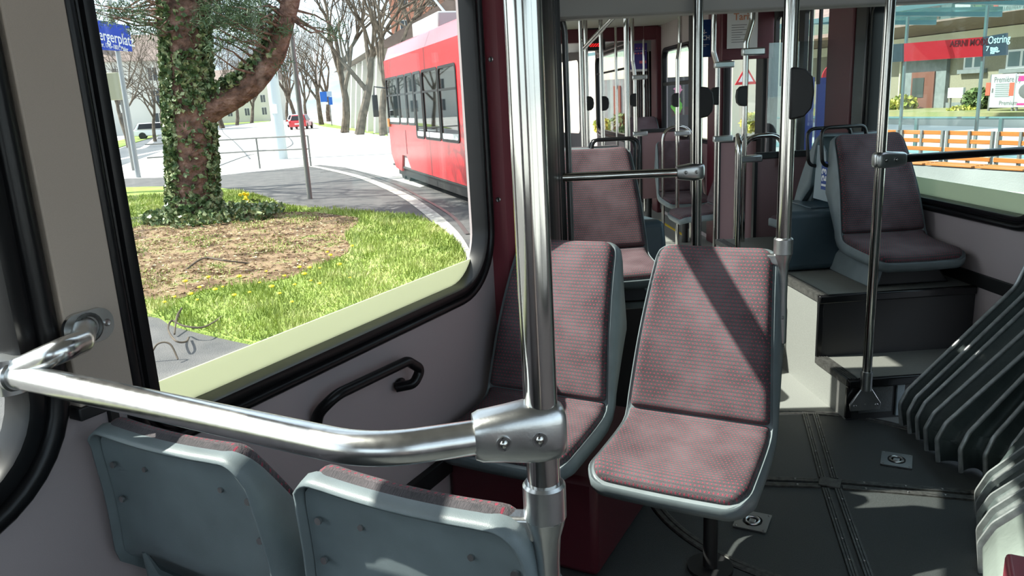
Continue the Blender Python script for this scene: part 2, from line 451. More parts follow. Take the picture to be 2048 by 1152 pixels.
seat0 = make_seat('grey shelled tram seat seen from behind, beside the left wall under the bent steel bar', S1, (-1.085, 1.345, -.035), math.pi)
def place_seat(label, M, loc, rot=0., group=None):
    s = copy_tree(seat0); s.matrix_world = M @ Matrix.Translation(Vector(loc)) @ Matrix.Rotation(rot, 4, 'Z'); s['label'] = label
    if group: s['group'] = group
    return s
G1 = 'seats of the near car section'; G2 = 'seats on the raised steps beyond the turntable'; G3 = 'seats in the rear of the car'
seat0['group'] = G1
seat_fr = place_seat('grey shelled tram seat seen from behind, bolted to the thick foreground pole', S1, (-.602, 1.345, -.035), math.pi, G1)
seat_rl = place_seat('dotted purple seat facing the camera beside the left wall, partly behind the foreground pole', S1, (-1.065, 1.80, 0), 0, G1)
seat_ra = place_seat('dotted purple aisle seat with a diagonal shadow across its back, sunlit and in full view', S1, (-.555, 1.80, 0), 0, G1)
seat_s2r = place_seat('shaded dark purple seat on the step platform under the right window', S2, (2.085, 3.38, .215), 0, G2)
seat_s2l = place_seat('sunlit purple seat beyond the left bellows, behind the steel crossbar', S2, (.645, 3.38, .215), 0, G2)
seat_b1 = place_seat('grey shelled seat turned away, back to back with the shaded right seat', S2, (2.085, 4.72, .215), math.pi, G2)
seat_b2 = place_seat('seat turned away behind the sunlit left seat with a black grab hoop', S2, (.645, 4.72, .215), math.pi, G2)
place_seat('dark seat far back in front of the pink wall panel', S2, (2.08, 7.15, 0), 0, G3)
place_seat('small sideways seat far back with a pale cushion facing the aisle', S2, (1.72, 6.42, 0), -math.pi/2, G3)
place_seat('farthest dark seat whose top shows above the pink partition', S2, (2.10, 8.75, .2), 0, G3)
# sticker on the back of the right rear-facing seat's side shield
def mounts():
    # pedestals and consoles
    t = thing('seat_pedestal', 'black round post holding up the sunlit aisle seat', 'post', (-.50, 2.12, 0), S1)
    MB().cyl((-.50, 2.12, 0), (-.50, 2.12, .40), .022).build('post', BLK, t)
    MB().cyl((-.50, 2.12, 0), (-.50, 2.12, .012), .07).build('foot_plate', BLK, t)
    MB().box(-.68, -.42, 2.02, 2.22, .392, .418).build('seat_bracket', BLK, t)
    b = MB().box(-1.325, -.80, 1.93, 2.52, .002, .33).build('heater_box', REDX, None, S1, bevel=.02); tag(b, 'dark red box on the floor under the seat by the left wall', 'box')
    for M, u, v, l in ((S2, 2.085, 3.50, 'dark plinth under the shaded seat on the right platform'), (S2, .645, 3.50, 'dark plinth under the sunlit seat beyond the left bellows')):
        t = thing('seat_plinth', l, 'plinth', (u, v, .49), M)
        MB().hexa([(u-.20, v-.03, .491), (u+.2, v-.03, .491), (u+.2, v+.4, .491), (u-.2, v+.4, .491), (u-.10, v-.0, .625), (u+.1, v-.0, .625), (u+.1, v+.36, .625), (u-.1, v+.36, .625)]).build('plinth_body', BLK, t, bevel=.01)
        MB().hexa([(u-.21, v-.05, .491), (u-.17, v-.05, .491), (u-.17, v+.42, .491), (u-.21, v+.42, .491), (u-.17, v-.03, .60), (u-.13, v-.03, .60), (u-.13, v+.36, .60), (u-.17, v+.36, .60)]).build('side_cover', SHELL, t, bevel=.006)
    t = thing('seat_pedestal', 'dark support under the front seat with the foreground pole', 'post', (-.575, 1.02, 0), S1)
    MB().cyl((-.575, 1.02, 0), (-.575, 1.02, .40), .022).build('post', BLK, t)
    MB().box(-.7, -.45, .93, 1.15, .392, .418).build('seat_bracket', BLK, t)
    t = thing('seat_pedestal', 'dark support under the front seat beside the wall', 'post', (-1.075, 1.02, 0), S1)
    MB().cyl((-1.075, 1.02, 0), (-1.075, 1.02, .40), .022).build('post', BLK, t)
    MB().box(-1.2, -.95, .93, 1.15, .392, .418).build('seat_bracket', BLK, t)
    for u, v, l in ((2.08, 7.35, 'dark support under the seat far back by the pink wall'), (2.10, 8.95, 'dark support under the farthest seat')):
        t = thing('seat_pedestal', l, 'post', (u, v, 0), S2)
        MB().cyl((u, v, 0), (u, v, .40 if v < 8 else .6), .03).build('post', BLK, t)
    MB
mounts()

# ------------------------------------------------------------------ walls with windows
def wallmap(u, sgn):
    return lambda a, b, h: (u+sgn*h, a, b)
WIN = []
gcount = [0]
def gasket(name_parent, u, sgn, v0, v1, z0, z1, r, w=.085, bulge=.028, parent=None):
    """black rubber surround of a window: swept round its rounded outline"""
    pth = rrect(v0, v1, z0, z1, r, 10)
    path = [(u, a, b) for a, b in pth]
    prof = []
    for a, b in ((0, -.034), (0, .6), (.06, .95), (.18, 1.), (.36, .88), (.42, .55), (.5, .5), (.56, .8), (.68, .98), (.86, .9), (.98, .5), (1., 0), (1., -.01)):
        prof.append((a*w, b*bulge if b > 0 else b*1.0))
    mb = MB(); m = len(path); vs = []; k = len(prof)
    cv = sum(p[1] for p in path)/m; cz = sum(p[2] for p in path)/m
    for i in range(m):
        t = Vector(path[(i+1) % m])-Vector(path[i-1]); t.normalize()
        o = Vector((0, t.z, -t.y))
        if o.dot(Vector((0, path[i][1]-cv, path[i][2]-cz))) < 0: o = -o
        for a, b in prof: p = Vector(path[i])+o*a; vs.append((u-sgn*b, p.y, p.z))
    fs = [(i*k+q, i*k+q+1, ((i+1) % m)*k+q+1, ((i+1) % m)*k+q) for i in range(m) for q in range(k-1)]
    mb.add(vs, fs); return mb
def window(idx, M, u, sgn, v0, v1, z0, z1, r, w=.085, bulge=.028, band=None, transom=None, glass=GL, gname='window_glass', mul=None):
    """sgn=+1: the wall's outside lies towards +u. v0..z1 = clear opening"""
    g = gasket('', u, sgn, v0, v1, z0, z1, r, w, bulge).build('window_%d' % idx, RUB, None, M, ang=50); struct(g)
    gl = plate(rrect(v0-.02, v1+.02, z0-.02, z1+.02, r), [], wallmap(u+sgn*.035, sgn), .005).build('pane', glass, g)
    if band: MB().box(min(u+sgn*.026, u+sgn*.031), max(u+sgn*.026, u+sgn*.031), v0-.01, v1+.01, z0-.015, band).build('cream_band', CREAM, g)
    if transom:
        MB().box(min(u-sgn*.01, u+sgn*.03), max(u-sgn*.01, u+sgn*.03), v0, v1, transom[0], transom[1]).build('transom', BLK, g, bevel=.006)
    if mul:
        for a in mul: MB().box(min(u-sgn*.01, u+sgn*.03), max(u-sgn*.01, u+sgn*.03), a-.02, a+.02, z0, z1).build('mullion', BLK, g, bevel=.006)
    return g
def wall(name, M, u, sgn, v0, v1, z0, z1, holes, m=WALL, th=.05):
    hs = [rrect(a-.012, b+.012, c-.012, d+.012, r) for a, b, c, d, r in holes]
    w = plate([(v0, z0), (v1, z0), (v1, z1), (v0, z1)], hs, wallmap(u+sgn*th/2, sgn), th).build(name, m, None, M)
    return struct(w)

ZT = 2.24
# near section: left wall with two windows
W1 = (-1.30, .672, .86, ZT, .16); W2 = (.925, 2.245, .86, ZT, [.02, .17, .1, .02])
wall('wall_left', S1, -1.33, -1, -2.2, 2.42, -.02, 2.45, [W1, W2], WALL)
window(1, S1, -1.33, -1, *W1[:4], .16, .085, .032, band=.925, transom=(1.79, 1.89))
window(2, S1, -1.33, -1, *W2[:4], [.03, .17, .1, .02], .064, .028, band=.925, transom=(1.79, 1.89))
# taupe post cover between the windows
struct(MB().box(-1.334, -1.298, .757, .864, .955, 2.42).build('trim_1', WALLT, None, S1, bevel=.003))
struct(MB().box(-1.332, -1.318, .822, .838, .87, .955).build('trim_2', BLK, None, S1))
struct(MB().box(-1.334, -1.296, .752, .868, .93, .955).build('trim_3', BLK, None, S1, bevel=.003))
struct(MB().box(-1.333, -1.31, -2.2, 2.40, .26, .325).build('baseboard_left', BLK, None, S1, bevel=.004))
# dark red end post
rp = MB().prism([(-1.335, 2.318, -.0), (-1.275, 2.335, 0), (-1.22, 2.41, 0), (-1.20, 2.52, 0), (-1.38, 2.52, 0), (-1.38, 2.318, 0)], (0, 0, 2.42)).build('trim_4', RED, None, S1, bevel=.006); struct(rp)
for z in (1.585, 1.115, .65): screw(Vector((-1.300, 2.327, z)), (.1, -1, .0), rp, .009)
# near section: right wall, rear wall, floor, ceiling
W3 = (-1.6, 1.5, .9, ZT, .14)
wall('wall_right', S1, .95, 1, -2.2, 2.05, -.02, 2.45, [W3], WALL)
window(3, S1, .95, 1, *W3[:4], .14, transom=(1.79, 1.89), mul=[-.6, .5])
wb = plate([(-1.33, -.02), (.95, -.02), (.95, 2.45), (-1.33, 2.45)], [rrect(-1.0, .65, 1.0, 2.05, .1)], lambda a, b, h: (a, -2.2-.025+h, b), .05).build('wall_back', WALL, None, S1); struct(wb)
wn = plate(rrect(-1.02, .67, .98, 2.07, .1), [rrect(-.96, .61, 1.04, 2.01, .1)], lambda a, b, h: (a, -2.18+h, b), .05).build('window_4', RUB, None, S1); struct(wn)
plate(rrect(-1.0, .65, 1.0, 2.05, .1), [], lambda a, b, h: (a, -2.23+h, b), .005).build('pane', GL, wn)
struct(MB().box(-1.4, 1.0, -2.25, 2.45, 2.42, 2.52).build('ceiling', CEIL, None, S1))
PC = Vector((1.148, 2.585, 0))                      # turntable centre
p1 = S1.inverted() @ PC; p2 = S2.inverted() @ PC
# floor of the near section, with the round cut-out of the turntable
RR = .685
circ = lambda c, r, n=72: [(c.x+r*math.cos(2*math.pi*k/n), c.y+r*math.sin(2*math.pi*k/n)) for k in range(n)]
fl = MB(); a0 = math.degrees(0)
def floor_part(M, c, outer, name, m):
    w = plate(outer, [], lambda a, b, h: (a, b, -.025+h), .05).build(name, m, None, M); return struct(w)
def cut_outline(x0, x1, far, c, r, up):
    """rectangle x0..x1 reaching from `far` to the circle's arc"""
    pts = [(x0, far), (x1, far)] if up else [(x1, far), (x0, far)]
    arc = []
    for k in range(41):
        a = math.pi*(k/40)
        arc.append((c.x-r*math.cos(a), c.y-r*math.sin(a)) if up else (c.x+r*math.cos(a), c.y+r*math.sin(a)))
    if up: return [(x0, far), (x1, far), (x1, c.y)]+[q for q in reversed(arc) if x0 < q[0] < x1]+[(x0, c.y)]
    return [(x1, far), (x0, far), (x0, c.y)]+[q for q in reversed(arc) if x0 < q[0] < x1]+[(x1, c.y)]
floor_part(S1, p1, cut_outline(-1.33, .95, -2.2, p1, RR+.012, True), 'floor', FLOOR)
floor_part(S2, p2, cut_outline(.12, 2.37, 14.0, p2, RR+.012, False), 'floor', SIDE)
struct(MB().box(-1.4, 3.2, .6, 4.2, -.10, -.055).build('floor', BLK, None, S0))
# turntable: disc with cross strips and screws
tt = thing('floor_turntable', 'round dark floor disc crossed by two metal strips between the car sections', 'turntable', tuple(p1), S1)
plate(circ(p1, RR), [], lambda a, b, h: (a, b, -.015+h), .03).build('disc', FLOOR, tt)
rg = MB(); rg.add([(p1.x+r*math.cos(2*math.pi*k/96), p1.y+r*math.sin(2*math.pi*k/96), z) for k in range(96) for r, z in ((RR-.035, .0005), (RR-.03, .004), (RR-.018, .004), (RR-.016, .001), (RR-.012, .001), (RR-.010, .005), (RR+.004, .005), (RR+.008, .0005))],
                   [(i*8+j, i*8+j+1, ((i+1) % 96)*8+j+1, ((i+1) % 96)*8+j) for i in range(96) for j in range(7)])
rg.build('rim_ring', STRIPM, tt)
def dir2(px, py):
    q = S1.inverted() @ onz(px, py, 0); d = Vector((q.x-p1.x, q.y-p1.y, 0)); return d.normalized()
for (px, py) in ((1622, 834), (1722, 1150), (1565, 965), (1955, 993)):
    d = dir2(px, py); s = d.cross(Vector((0, 0, 1)))
    for off in (-.022, .022):
        a = p1+d*.04+s*off; b = p1+d*(RR-.02)+s*off
        st = MB()
        for k in (-1, 0, 1): st.bar(a+s*(k*.009)+Vector((0, 0, .003)), b+s*(k*.009)+Vector((0, 0, .003)), .0068, .006)
        so_ = st.build('cross_strip', STRIPM, tt)
        for q in (.12, .26, .38, .5, .6): screw(p1+d*q+s*off+Vector((0, 0, .0062)), (0, 0, 1), so_, .0042)
MB().box(p1.x-.038, p1.x+.038, p1.y-.034, p1.y+.034, .0, .009).build('centre_plate', STRIPM, tt, bevel=.002)
# recessed lifting ring plates
def lift(px, py, ang, label, grp):
    q = S1.inverted() @ onz(px, py, .004); t = thing('lifting_ring_plate', label, 'plate', (q.x, q.y, .001), S1, math.radians(ang), grp, absolute=False)
    plate(rrect(-.055, .055, -.06, .06, .004), [rrect(-.032, .032, -.036, .036, .03)], lambda a, b, h: (a, b, .003+h), .005).build('plate', SCREW, t)
    MB().box(-.034, .034, -.038, .038, .0001, .001).build('recess', BLK, t)
    MB().tube([(.022*math.cos(a), .026*math.sin(a), .006) for a in [2*math.pi*k/24 for k in range(24)]], .0045, 8, closed=True).build('ring', CAST, t)
    MB().box(-.012, .012, -.012, .012, .002, .007).build('latch', CAST, t, bevel=.003)
    for x in (-.046, .046):
        for y in (-.05, .05): screw((x, y, .0055), (0, 0, 1), t, .004)
lift(1793, 920, 0, 'square steel plate with a folded lifting ring in the open floor disc', 'lifting ring plates')
lift(1505, 1042, 0, 'steel lifting ring plate half hidden under the sunlit aisle seat', 'lifting ring plates')

# ------------------------------------------------------------------ second section: steps, walls
AU = 1.594                                          # aisle face of the right platform
V1, V2, ZS1, ZS2, VE = 3.06, 3.37, .19, .49, 4.88
pl = thing('step_platform', 'grey covered two-step platform on the right with black riser and ribbed nosings', 'platform', (AU, V1, 0), S2)
MB().prism([(AU+.002, V1, 0), (AU+.002, V2, 0), (AU+.002, V2, ZS1-.004), (AU+.002, V1, ZS1-.004)], (.75, 0, 0)).build('step', BLK, pl)
MB().prism([(AU+.002, V2, 0), (AU+.002, VE, 0), (AU+.002, VE, ZS2-.004), (AU+.002, V2, ZS2-.004)], (.75, 0, 0)).build('platform_body', BLK, pl)
MB().box(AU, AU+.75, V1, V2-.001, ZS1-.004, ZS1).build('tread', TREAD, pl)
MB().box(AU, AU+.75, V2, VE, ZS2-.004, ZS2).build('tread', TREAD, pl)
MB().prism([(AU-.003, V1+.012, 0), (AU-.003, VE, 0), (AU-.003, VE, ZS2-.02), (AU-.003, V2+.02, ZS2-.02), (AU-.003, V2+.0, ZS1), (AU-.003, V1+.012, ZS1-.012)], (.005, 0, 0)).build('aisle_side', SIDE, pl)
for (a, b) in (((AU-.004, V1, ZS1), (AU-.004, V2, ZS1)), ((AU-.004, V2, ZS2), (AU-.004, VE, ZS2))):
    e = MB(); e.bar(Vector(a)+Vector((.0, 0, -.012)), Vector(b)+Vector((0, 0, -.012)), .012, .03)
    for k in range(4): e.bar(Vector(a)+Vector((.012+.011*k, 0, .002)), Vector(b)+Vector((.012+.011*k, 0, .002)), .007, .006)
    e.build('ribbed_nosing', STRIPM, pl)
for (v, z) in ((V1, ZS1), (V2, ZS2)):
    MB().box(AU-.008, AU+.75, v-.018, v+.012, z-.035, z+.004).build('front_nosing', BLKG, pl, bevel=.006)
MB().box(AU-.006, AU+.02, V2-.006, V2+.012, ZS1, ZS2-.03).build('corner_edge', BLKG, pl, bevel=.003)
MB().box(AU-.006, AU+.02, V1-.004, V1+.014, 0.01, ZS1-.03).build('corner_edge', BLKG, pl, bevel=.003)
MB().box(AU+.05, AU+.20, V1-.006, V1, .03, .15).build('inspection_flap', FLOOR, pl, bevel=.004)
MB().box(AU+.215, AU+.25, V1-.012, V1, .01, .16).build('bracket_strip', SHELL, pl, bevel=.003)
# inspection lid with rivets in the aisle side
lid = plate(rrect(3.72, 4.35, .06, .36, .04), [rrect(3.73, 4.34, .07, .35, .035)], lambda a, b, h: (AU-.006+h, a, b), .004).build('side_lid', TREAD, pl)
for b in (.12, .2, .28): screw((AU-.0045, 3.76, b), (-1, 0, 0), lid, .005)
pm = thing('step_platform', 'platform on the left carrying the sunlit seat beyond the bellows', 'platform', (.92, V2, 0), S2)
MB().box(.14, .92, V2, VE, 0, ZS2-.004).build('platform_body', BLK, pm)
MB().box(.14, .92, V2, VE, ZS2-.004, ZS2).build('tread', TREAD, pm)
MB().box(.90, .926, V2-.01, VE, ZS2-.03, ZS2+.004).build('ribbed_nosing', STRIPM, pm)
def wheelbox(u0, u1, label):
    t = thing('moulded_box', label, 'box', ((u0+u1)/2, 3.9, ZS2), S2)
    prof = [(3.86, ZS2+.001), (3.90, .80), (3.93, .83), (4.60, .83), (4.66, .80), (4.70, ZS2+.001)]
    zt = .805; lo = u0 > 1; a0, a1 = (u0, u0+.17) if lo else (u0, u0); b0, b1 = (u1, u1) if lo else (u1, u1-.12); vb = 4.34
    mb = MB(); mb.hexa([(a0, 3.86, ZS2+.001), (b0, 3.86, ZS2+.001), (b1, vb, ZS2+.001), (a1, vb, ZS2+.001), (a0+.015, 3.90, zt), (b0-.015, 3.90, zt), (b1-.01, vb-.02, zt), (a1+.02, vb-.02, zt)]); mb.build('box_shell', BOXM, t, bevel=.035, seg=4)
    MB().box(max(a0, a1)+.03, min(b0, b1)-.03, 3.97, vb-.06, zt-.002, zt+.008).build('lid', BOXM, t, bevel=.006)
wheelbox(1.605, 2.335, 'slate blue moulded box behind the shaded right seat')
wheelbox(.14, 1.02, 'slate blue moulded box behind the sunlit left seat')

RU = 2.35
holes = [(3.02, 4.42, .86, 1.86, [.12, .1, .05, .05]), (4.98, 6.02, .12, 2.02, .04), (6.22, 6.98, .98, 1.86, .05), (7.42, 7.92, .98, 1.86, .05),
         (8.12, 9.22, .98, 1.90, .08), (11.25, 13.9, .87, 2.08, .16)]
wall('wall_right', S2, RU, 1, 2.98, 14.05, 0, 2.25, holes, WALL)
window(5, S2, RU, 1, *holes[0][:4], holes[0][4], .07, .03, band=.945, glass=GLG)
window(6, S2, RU, 1, *holes[2][:4], .05, .05, .02)
window(7, S2, RU, 1, *holes[3][:4], .05, .05, .02)
window(8, S2, RU, 1, *holes[4][:4], .08, .05, .02, transom=(1.52, 1.56))
window(9, S2, RU, 1, *holes[5][:4], .16, .12, .02, transom=(1.80, 1.83))
# door leaves in the opening
dr = struct(plate(rrect(4.98, 6.02, .02, 2.02, .03), [rrect(5.05, 5.44, .25, 1.95, .03), rrect(5.56, 5.95, .25, 1.95, .03)], wallmap(RU+.04, 1), .03).build('door_1', BLK, None, S2))
plate(rrect(5.03, 5.97, .2, 1.98, .02), [], wallmap(RU+.05, 1), .004).build('door_pane', GL, dr)
for a in (5.20, 5.34, 5.68, 5.82): MB().box(RU+.02, RU+.035, a-.014, a+.014, 1.45, 1.98).build('door_bar', BLK, dr)
struct(MB().box(RU-.012, RU, 2.98, 4.9, .49, .555).build('baseboard_right', BLK, None, S2, bevel=.003))
# posts of the right wall
for k, (a, b, m, d_) in enumerate(((4.60, 4.93, REDX, .05), (6.04, 6.20, BLK, .03), (7.02, 7.38, REDX, .05), (7.94, 8.10, BLK, .03), (9.34, 9.60, REDX, .06), (9.62, 11.0, BLK, .02), (4.46, 4.60, BLKG, .04))):
    struct(MB().box(RU-d_, RU+.01, a, b, 0 if a > 4.9 else ZS2, 2.2).build('trim_%d' % (5+k), m, None, S2, bevel=.012))
struct(MB().box(RU-.02, RU-.004, 3.0, 4.46, 1.96, 2.2).build('trim_12', BLK, None, S2))
# dark pleated panel
pp = MB()
for k in range(9): pp.box(RU-.05, RU-.02, 9.75+k*.12, 9.80+k*.12, .05, 1.95)
struct(pp.build('trim_13', BLKG, None, S2, bevel=.008))
struct(MB().box(RU-.014, RU-.001, 6.2, 9.34, .33, .95).build('trim_14', WALLP, None, S2))
struct(MB().box(RU-.02, RU-.001, 6.0, 11.0, .05, .33).build('baseboard_right', FLOOR, None, S2))
LU = .12
hl = [(3.38, 4.55, .90, 2.20, .06), (5.0, 6.1, .2, 2.05, .05), (6.5, 8.3, .9, 2.08, .1), (8.8, 9.9, .2, 2.05, .05), (10.3, 11.7, .9, 2.08, .1), (11.9, 13.3, .9, 2.08, .1)]
wall('wall_left', S2, LU, -1, 3.32, 13.4, 0, 2.4, hl, WALL)
for i, h in enumerate(hl): window(11+i, S2, LU, -1, *h[:4], h[4], .06, .02)
struct(MB().box(.05, 2.42, 3.22, 14.1, 2.215, 2.30).build('ceiling', CEIL, None, S2))
# articulation portal header and ceiling over the joint
hd = MB().box(.12, 2.37, 3.20, 3.30, 1.752, 2.42).build('trim_15', CEIL, None, S2, bevel=.01); struct(hd)
struct(MB().box(.12, 2.37, 3.17, 3.195, 1.875, 1.885).build('trim_16', BLK, None, S2))
struct(MB().box(.12, 2.37, 3.17, 3.195, 1.845, 1.852).build('trim_16', BLK, None, S2))
_q = [S1 @ Vector((-1.35, 2.4, 2.44)), S1 @ Vector((1.0, 2.2, 2.44)), S2 @ Vector((2.4, 3.25, 2.44)), S2 @ Vector((.12, 3.25, 2.44))]
struct(MB().prism([tuple(p) for p in _q], (0, 0, .05)).build('ceiling', BLK, None, S0))
# dark red lintel far back
struct(MB().box(.3, 2.33, 9.35, 9.5, 2.06, 2.215).build('trim_17', REDX, None, S2, bevel=.01))
for v in (5.4, 7.6): 
    o_ = MB().box(.9, 1.5, v, v+1.2, 2.205, 2.216).build('ceiling_hatch', CEIL, None, S2, bevel=.004); tag(o_, 'flat grey hatch panel in the ceiling %s' % ('nearest the portal' if v < 6 else 'further back'), 'hatch', 'ceiling hatches')

# ------------------------------------------------------------------ partitions
def partition(v, u0, u1, z0, z1, zg, label, gu0=None, rail=.04, m=WALLP):
    t = thing('partition', label, 'partition', (u0, v, z0), S2)
    MB().box(u0, u1, v, v+.02, z0, z1).build('panel', m, t)
    MB().box(u0-.012, u1, v-.012, v+.03, z1, z1+rail).build('top_rail', BLK, t, bevel=.004)
    MB().box(u0-.02, u0, v-.01, v+.03, z0, z1).build('edge_strip', BLK, t)
    if zg: MB().box(gu0 or u0, u1, v+.006, v+.012, z1+rail, zg).build('glass_screen', GLS, t)
    return t
partition(4.90, 1.86, 2.34, .02, 1.0, 1.715, 'pink grey partition behind the shaded right seat with a clear screen above', 1.92)
partition(6.15, 2.03, 2.34, .02, 1.03, None, 'narrow pink grey partition just behind the glass screened one')
partition(8.55, 1.93, 2.34, .29, 1.02, None, 'far pink grey partition with a yellow line before it')
o_ = MB().box(2.15, 2.18, 7.7, 8.75, .001, .006).build('floor_line', YEL, None, S2); tag(o_, 'yellow warning line on the floor far back', 'line')

# ------------------------------------------------------------------ poles
def vpole(name, label, M, u, v, z0, z1, r=.021, kink=None, group='steel poles', m=STEEL):
    t = thing(name, label, 'pole', (u, v, z0), M, group=group)
    if kink: pts = arc_path([(u, v, z0), (u, v, kink[0]), (u+kink[2], v, kink[1]), (u+kink[2], v, z1)], .12)
    else: pts = [(u, v, z0), (u, v, z1)]
    MB().tube(pts, r, 24).build('tube', m, t); return t
PU, PV = -.398, .795
ft = S1.inverted() @ onz(1083, 858, 1.05); PU, PV = ft.x, ft.y
fp = vpole('handrail_pole', 'thick polished steel pole standing in the foreground', S1, PU, PV, .93, 2.22)
# casting at its foot: collar, arm on the seat's top, foot running down beside the seat
def casting(t, u, v, zc, side, back):
    """back = direction in v pointing towards the seat's rear"""
    MB().tube([(u, v, zc-.026), (u, v, zc-.022), (u, v, zc+.022), (u, v, zc+.026)], [.0245, .0275, .0275, .0245], 28).build('collar', CAST, t)
    b = MB()
    pts = [Vector(p) for p in ((u, v, zc-.024), (u, v, zc-.034), (u, v, zc-.052), (u+.001, v, zc-.085), (u+.002, v, zc-.16), (u+.003, v, zc-.24), (u+.003, v, zc-.30), (u+.002, v, zc-.31))]
    b.tube(pts, [.0262, .0240, .0190, .0155, .0145, .0155, .0155, .008], 16)
    f = b.build('foot_casting', CAST, t)
    dv_ = -.022 if back < 0 else .0; zs_ = zc-.012 if back < 0 else zc-.014
    a = MB(); a.hexa([(u-.090, v+dv_-.015, zs_-.026), (u-.01, v-.016, zs_-.045), (u-.01, v+.016, zs_-.045), (u-.090, v+dv_+.015, zs_-.026), (u-.090, v+dv_-.013, zs_-.012), (u-.008, v-.015, zs_-.010), (u-.008, v+.015, zs_-.010), (u-.090, v+dv_+.013, zs_-.012)])
    g = a.build('seat_arm', CAST, t, bevel=.005, seg=3)
    screw((u-.072, v+dv_, zs_-.0115), (0, 0, 1), g, .0085)
    screw((u+.012, v-.04*back, zc-.21), (1, 0, 0), f, .006)
    return t
casting(fp, PU, PV, .952, -1, -1)
# bent steel bar joining that pole, with its clamp
ZB = 1.05
hb = thing('handrail_bar', 'thick bent steel bar crossing the lower left foreground above the grey seat backs', 'handrail', (PU, PV, ZB), S1)
def zp(px, py, z=ZB): return S1.inverted() @ onz(px, py, z)
q1 = zp(985, 869); q2 = zp(790, 918); q2 = zp(770, 905); q3 = zp(40, 752)
qe = Vector((PU, PV, ZB))
el = zp(742, 905)
path = arc_path([(PU-.01, PV-.004, ZB), el, q3, q3+(q3-el).normalized()*.03], [.16, .1], 14)
MB().tube(path, .0215, 28).build('tube', STEELB, hb)
def clamp(t, c, d, r=.0215, ln=.085, m=CAST, scr=True, name='clamp', vis=None):
    """cast T-clamp: sleeve round the pole at c, socket along direction d"""
    c = Vector(c); d = Vector(d).normalized(); z = Vector((0, 0, 1)); s = d.cross(z).normalized()
    b = MB(); R = r+.008
    sec = []
    for k, (x, w, h) in enumerate(((-.030, .012, .020), (-.027, .022, .030), (-.018, .0285, .036), (.0, .031, .038), (.02, .0305, .0375), (.045, .0285, .034), (ln-.008, .0275, .030), (ln, .0245, .0265))):
        sec.append((x, w*R/.0295, h*R/.0295))
    n = 28; vs = []
    for x, w, h in sec:
        for q in range(n):
            a = 2*math.pi*q/n; ca, sa = math.cos(a), math.sin(a); e = .62
            vs.append(c+d*x+s*(w*math.copysign(abs(ca)**e, ca))+z*(h*math.copysign(abs(sa)**e, sa)))
    fs = [(i*n+q, i*n+(q+1) % n, (i+1)*n+(q+1) % n, (i+1)*n+q) for i in range(len(sec)-1) for q in range(n)]
    fs += [tuple(range(n-1, -1, -1)), tuple((len(sec)-1)*n+q for q in range(n))]
    b.add(vs, fs); o = b.build(name, m, t, ang=50)
    if scr:
        v_ = vis or s
        v_ = Vector(v_)
        for x in (.008, .052):
            p = c+d*x+v_*(.0305*R/.0295)
            g = MB(); g.tube([p-v_*.004, p+v_*.0008, p+v_*.0008, p-v_*.003], [.0095, .0095, .0075, .007], 16); k_ = g.build('screw_socket', SCREW, o)
            MB().ball(p-v_*.001, .0058, 10, (1, 1, 1)).build('screw_head', STEEL, k_)
    return o
cd = (q1-qe); cd.z = 0
clamp(hb, (PU, PV, ZB), cd, vis=Vector((cd.y, -cd.x, 0)).normalized() if Vector((cd.y, -cd.x, 0)).dot(Vector((-PU, -PV, 0))) > 0 else -Vector((cd.y, -cd.x, 0)).normalized())
# far left: second clamp and the branch to the wall
cl2 = zp(18, 748)
MB().tube([cl2+(q3-el).normalized()*x for x in (-.028, -.024, .05, .054)], [.0235, .027, .027, .0235], 24).build('end_sleeve', CAST, hb)
br = thing('wall_branch_bar', 'short bent steel tube running to an oval plate on the left wall', 'handrail', tuple(cl2), S1)
wq = S1.inverted() @ (S1 @ onu(172, 655, -1.33, S1))
wq = onu(172, 655, -1.295, S1); wp = Vector((-1.29, wq.y, wq.z))
_uu = lambda px, py, u: (lambda q: Vector((u, q.y, q.z)))(onu(px, py, u, S1))
pb = arc_path([cl2, _uu(118, 703, -1.20), _uu(163, 684, -1.235), _uu(170, 655, -1.292)], [.06, .03], 9)
MB().tube(pb, .0200, 24).build('tube', STEELB, br)
MB().tube([cl2+Vector((0, 0, -.03)), cl2+Vector((0, 0, .03))], [.028, .028], 20).build('joint', CAST, br)
pw = plate(rrect(wp.y-.044, wp.y+.050, wp.z-.03, wp.z+.03, .028), [], lambda a, b, h: (-1.2925+h, a, b), .008).build('wall_plate', CAST, br)
screw((-1.288, wp.y+.036, wp.z), (1, 0, 0), pw, .007)
MB().tube([Vector((-1.288, wp.y+.024*math.cos(a), wp.z+.024*math.sin(a))) for a in [2*math.pi*k/20 for k in range(20)]], .004, 6, closed=True).build('weld_bead', STRIPM, pw)

# pole on the aisle seat
ra = S1.inverted() @ atd(1560, 470, 2.68); RAU, RAV = ra.x, ra.y
RAU, RAV = -.352, 2.36
rpq = vpole('handrail_pole', 'steel pole rising from the top corner of the sunlit aisle seat', S1, RAU, RAV, .955, 2.22)
casting(rpq, RAU, RAV, .985, -1, 1)
def halfdisc(M, u, v, z, sgn, h=.13, d=.052, label='', w=.03, grp='black boxes on the poles'):
    pts = [(-h*.5, 0), (-h*.46, d*.55), (-h*.3, d*.9), (0, d), (h*.3, d*.9), (h*.46, d*.55), (h*.5, 0)]
    pts = [(a, b) for a, b in pts]
    poly = [(u+sgn*(b-.012), v-w/2, z+a) for a, b in [(-h*.5, -.01)]+pts+[(h*.5, -.01)]]
    mb = MB(); mb.prism(poly, (0, w, 0)); o = mb.build('stop_button_housing', BLK, None, M, bevel=.006)
    tag(o, label, 'button box', grp); return o
halfdisc(S2, 0, 0, 0, 1) if False else None
ph = S2.inverted() @ (S1 @ Vector((RAU, RAV, 1.35)))
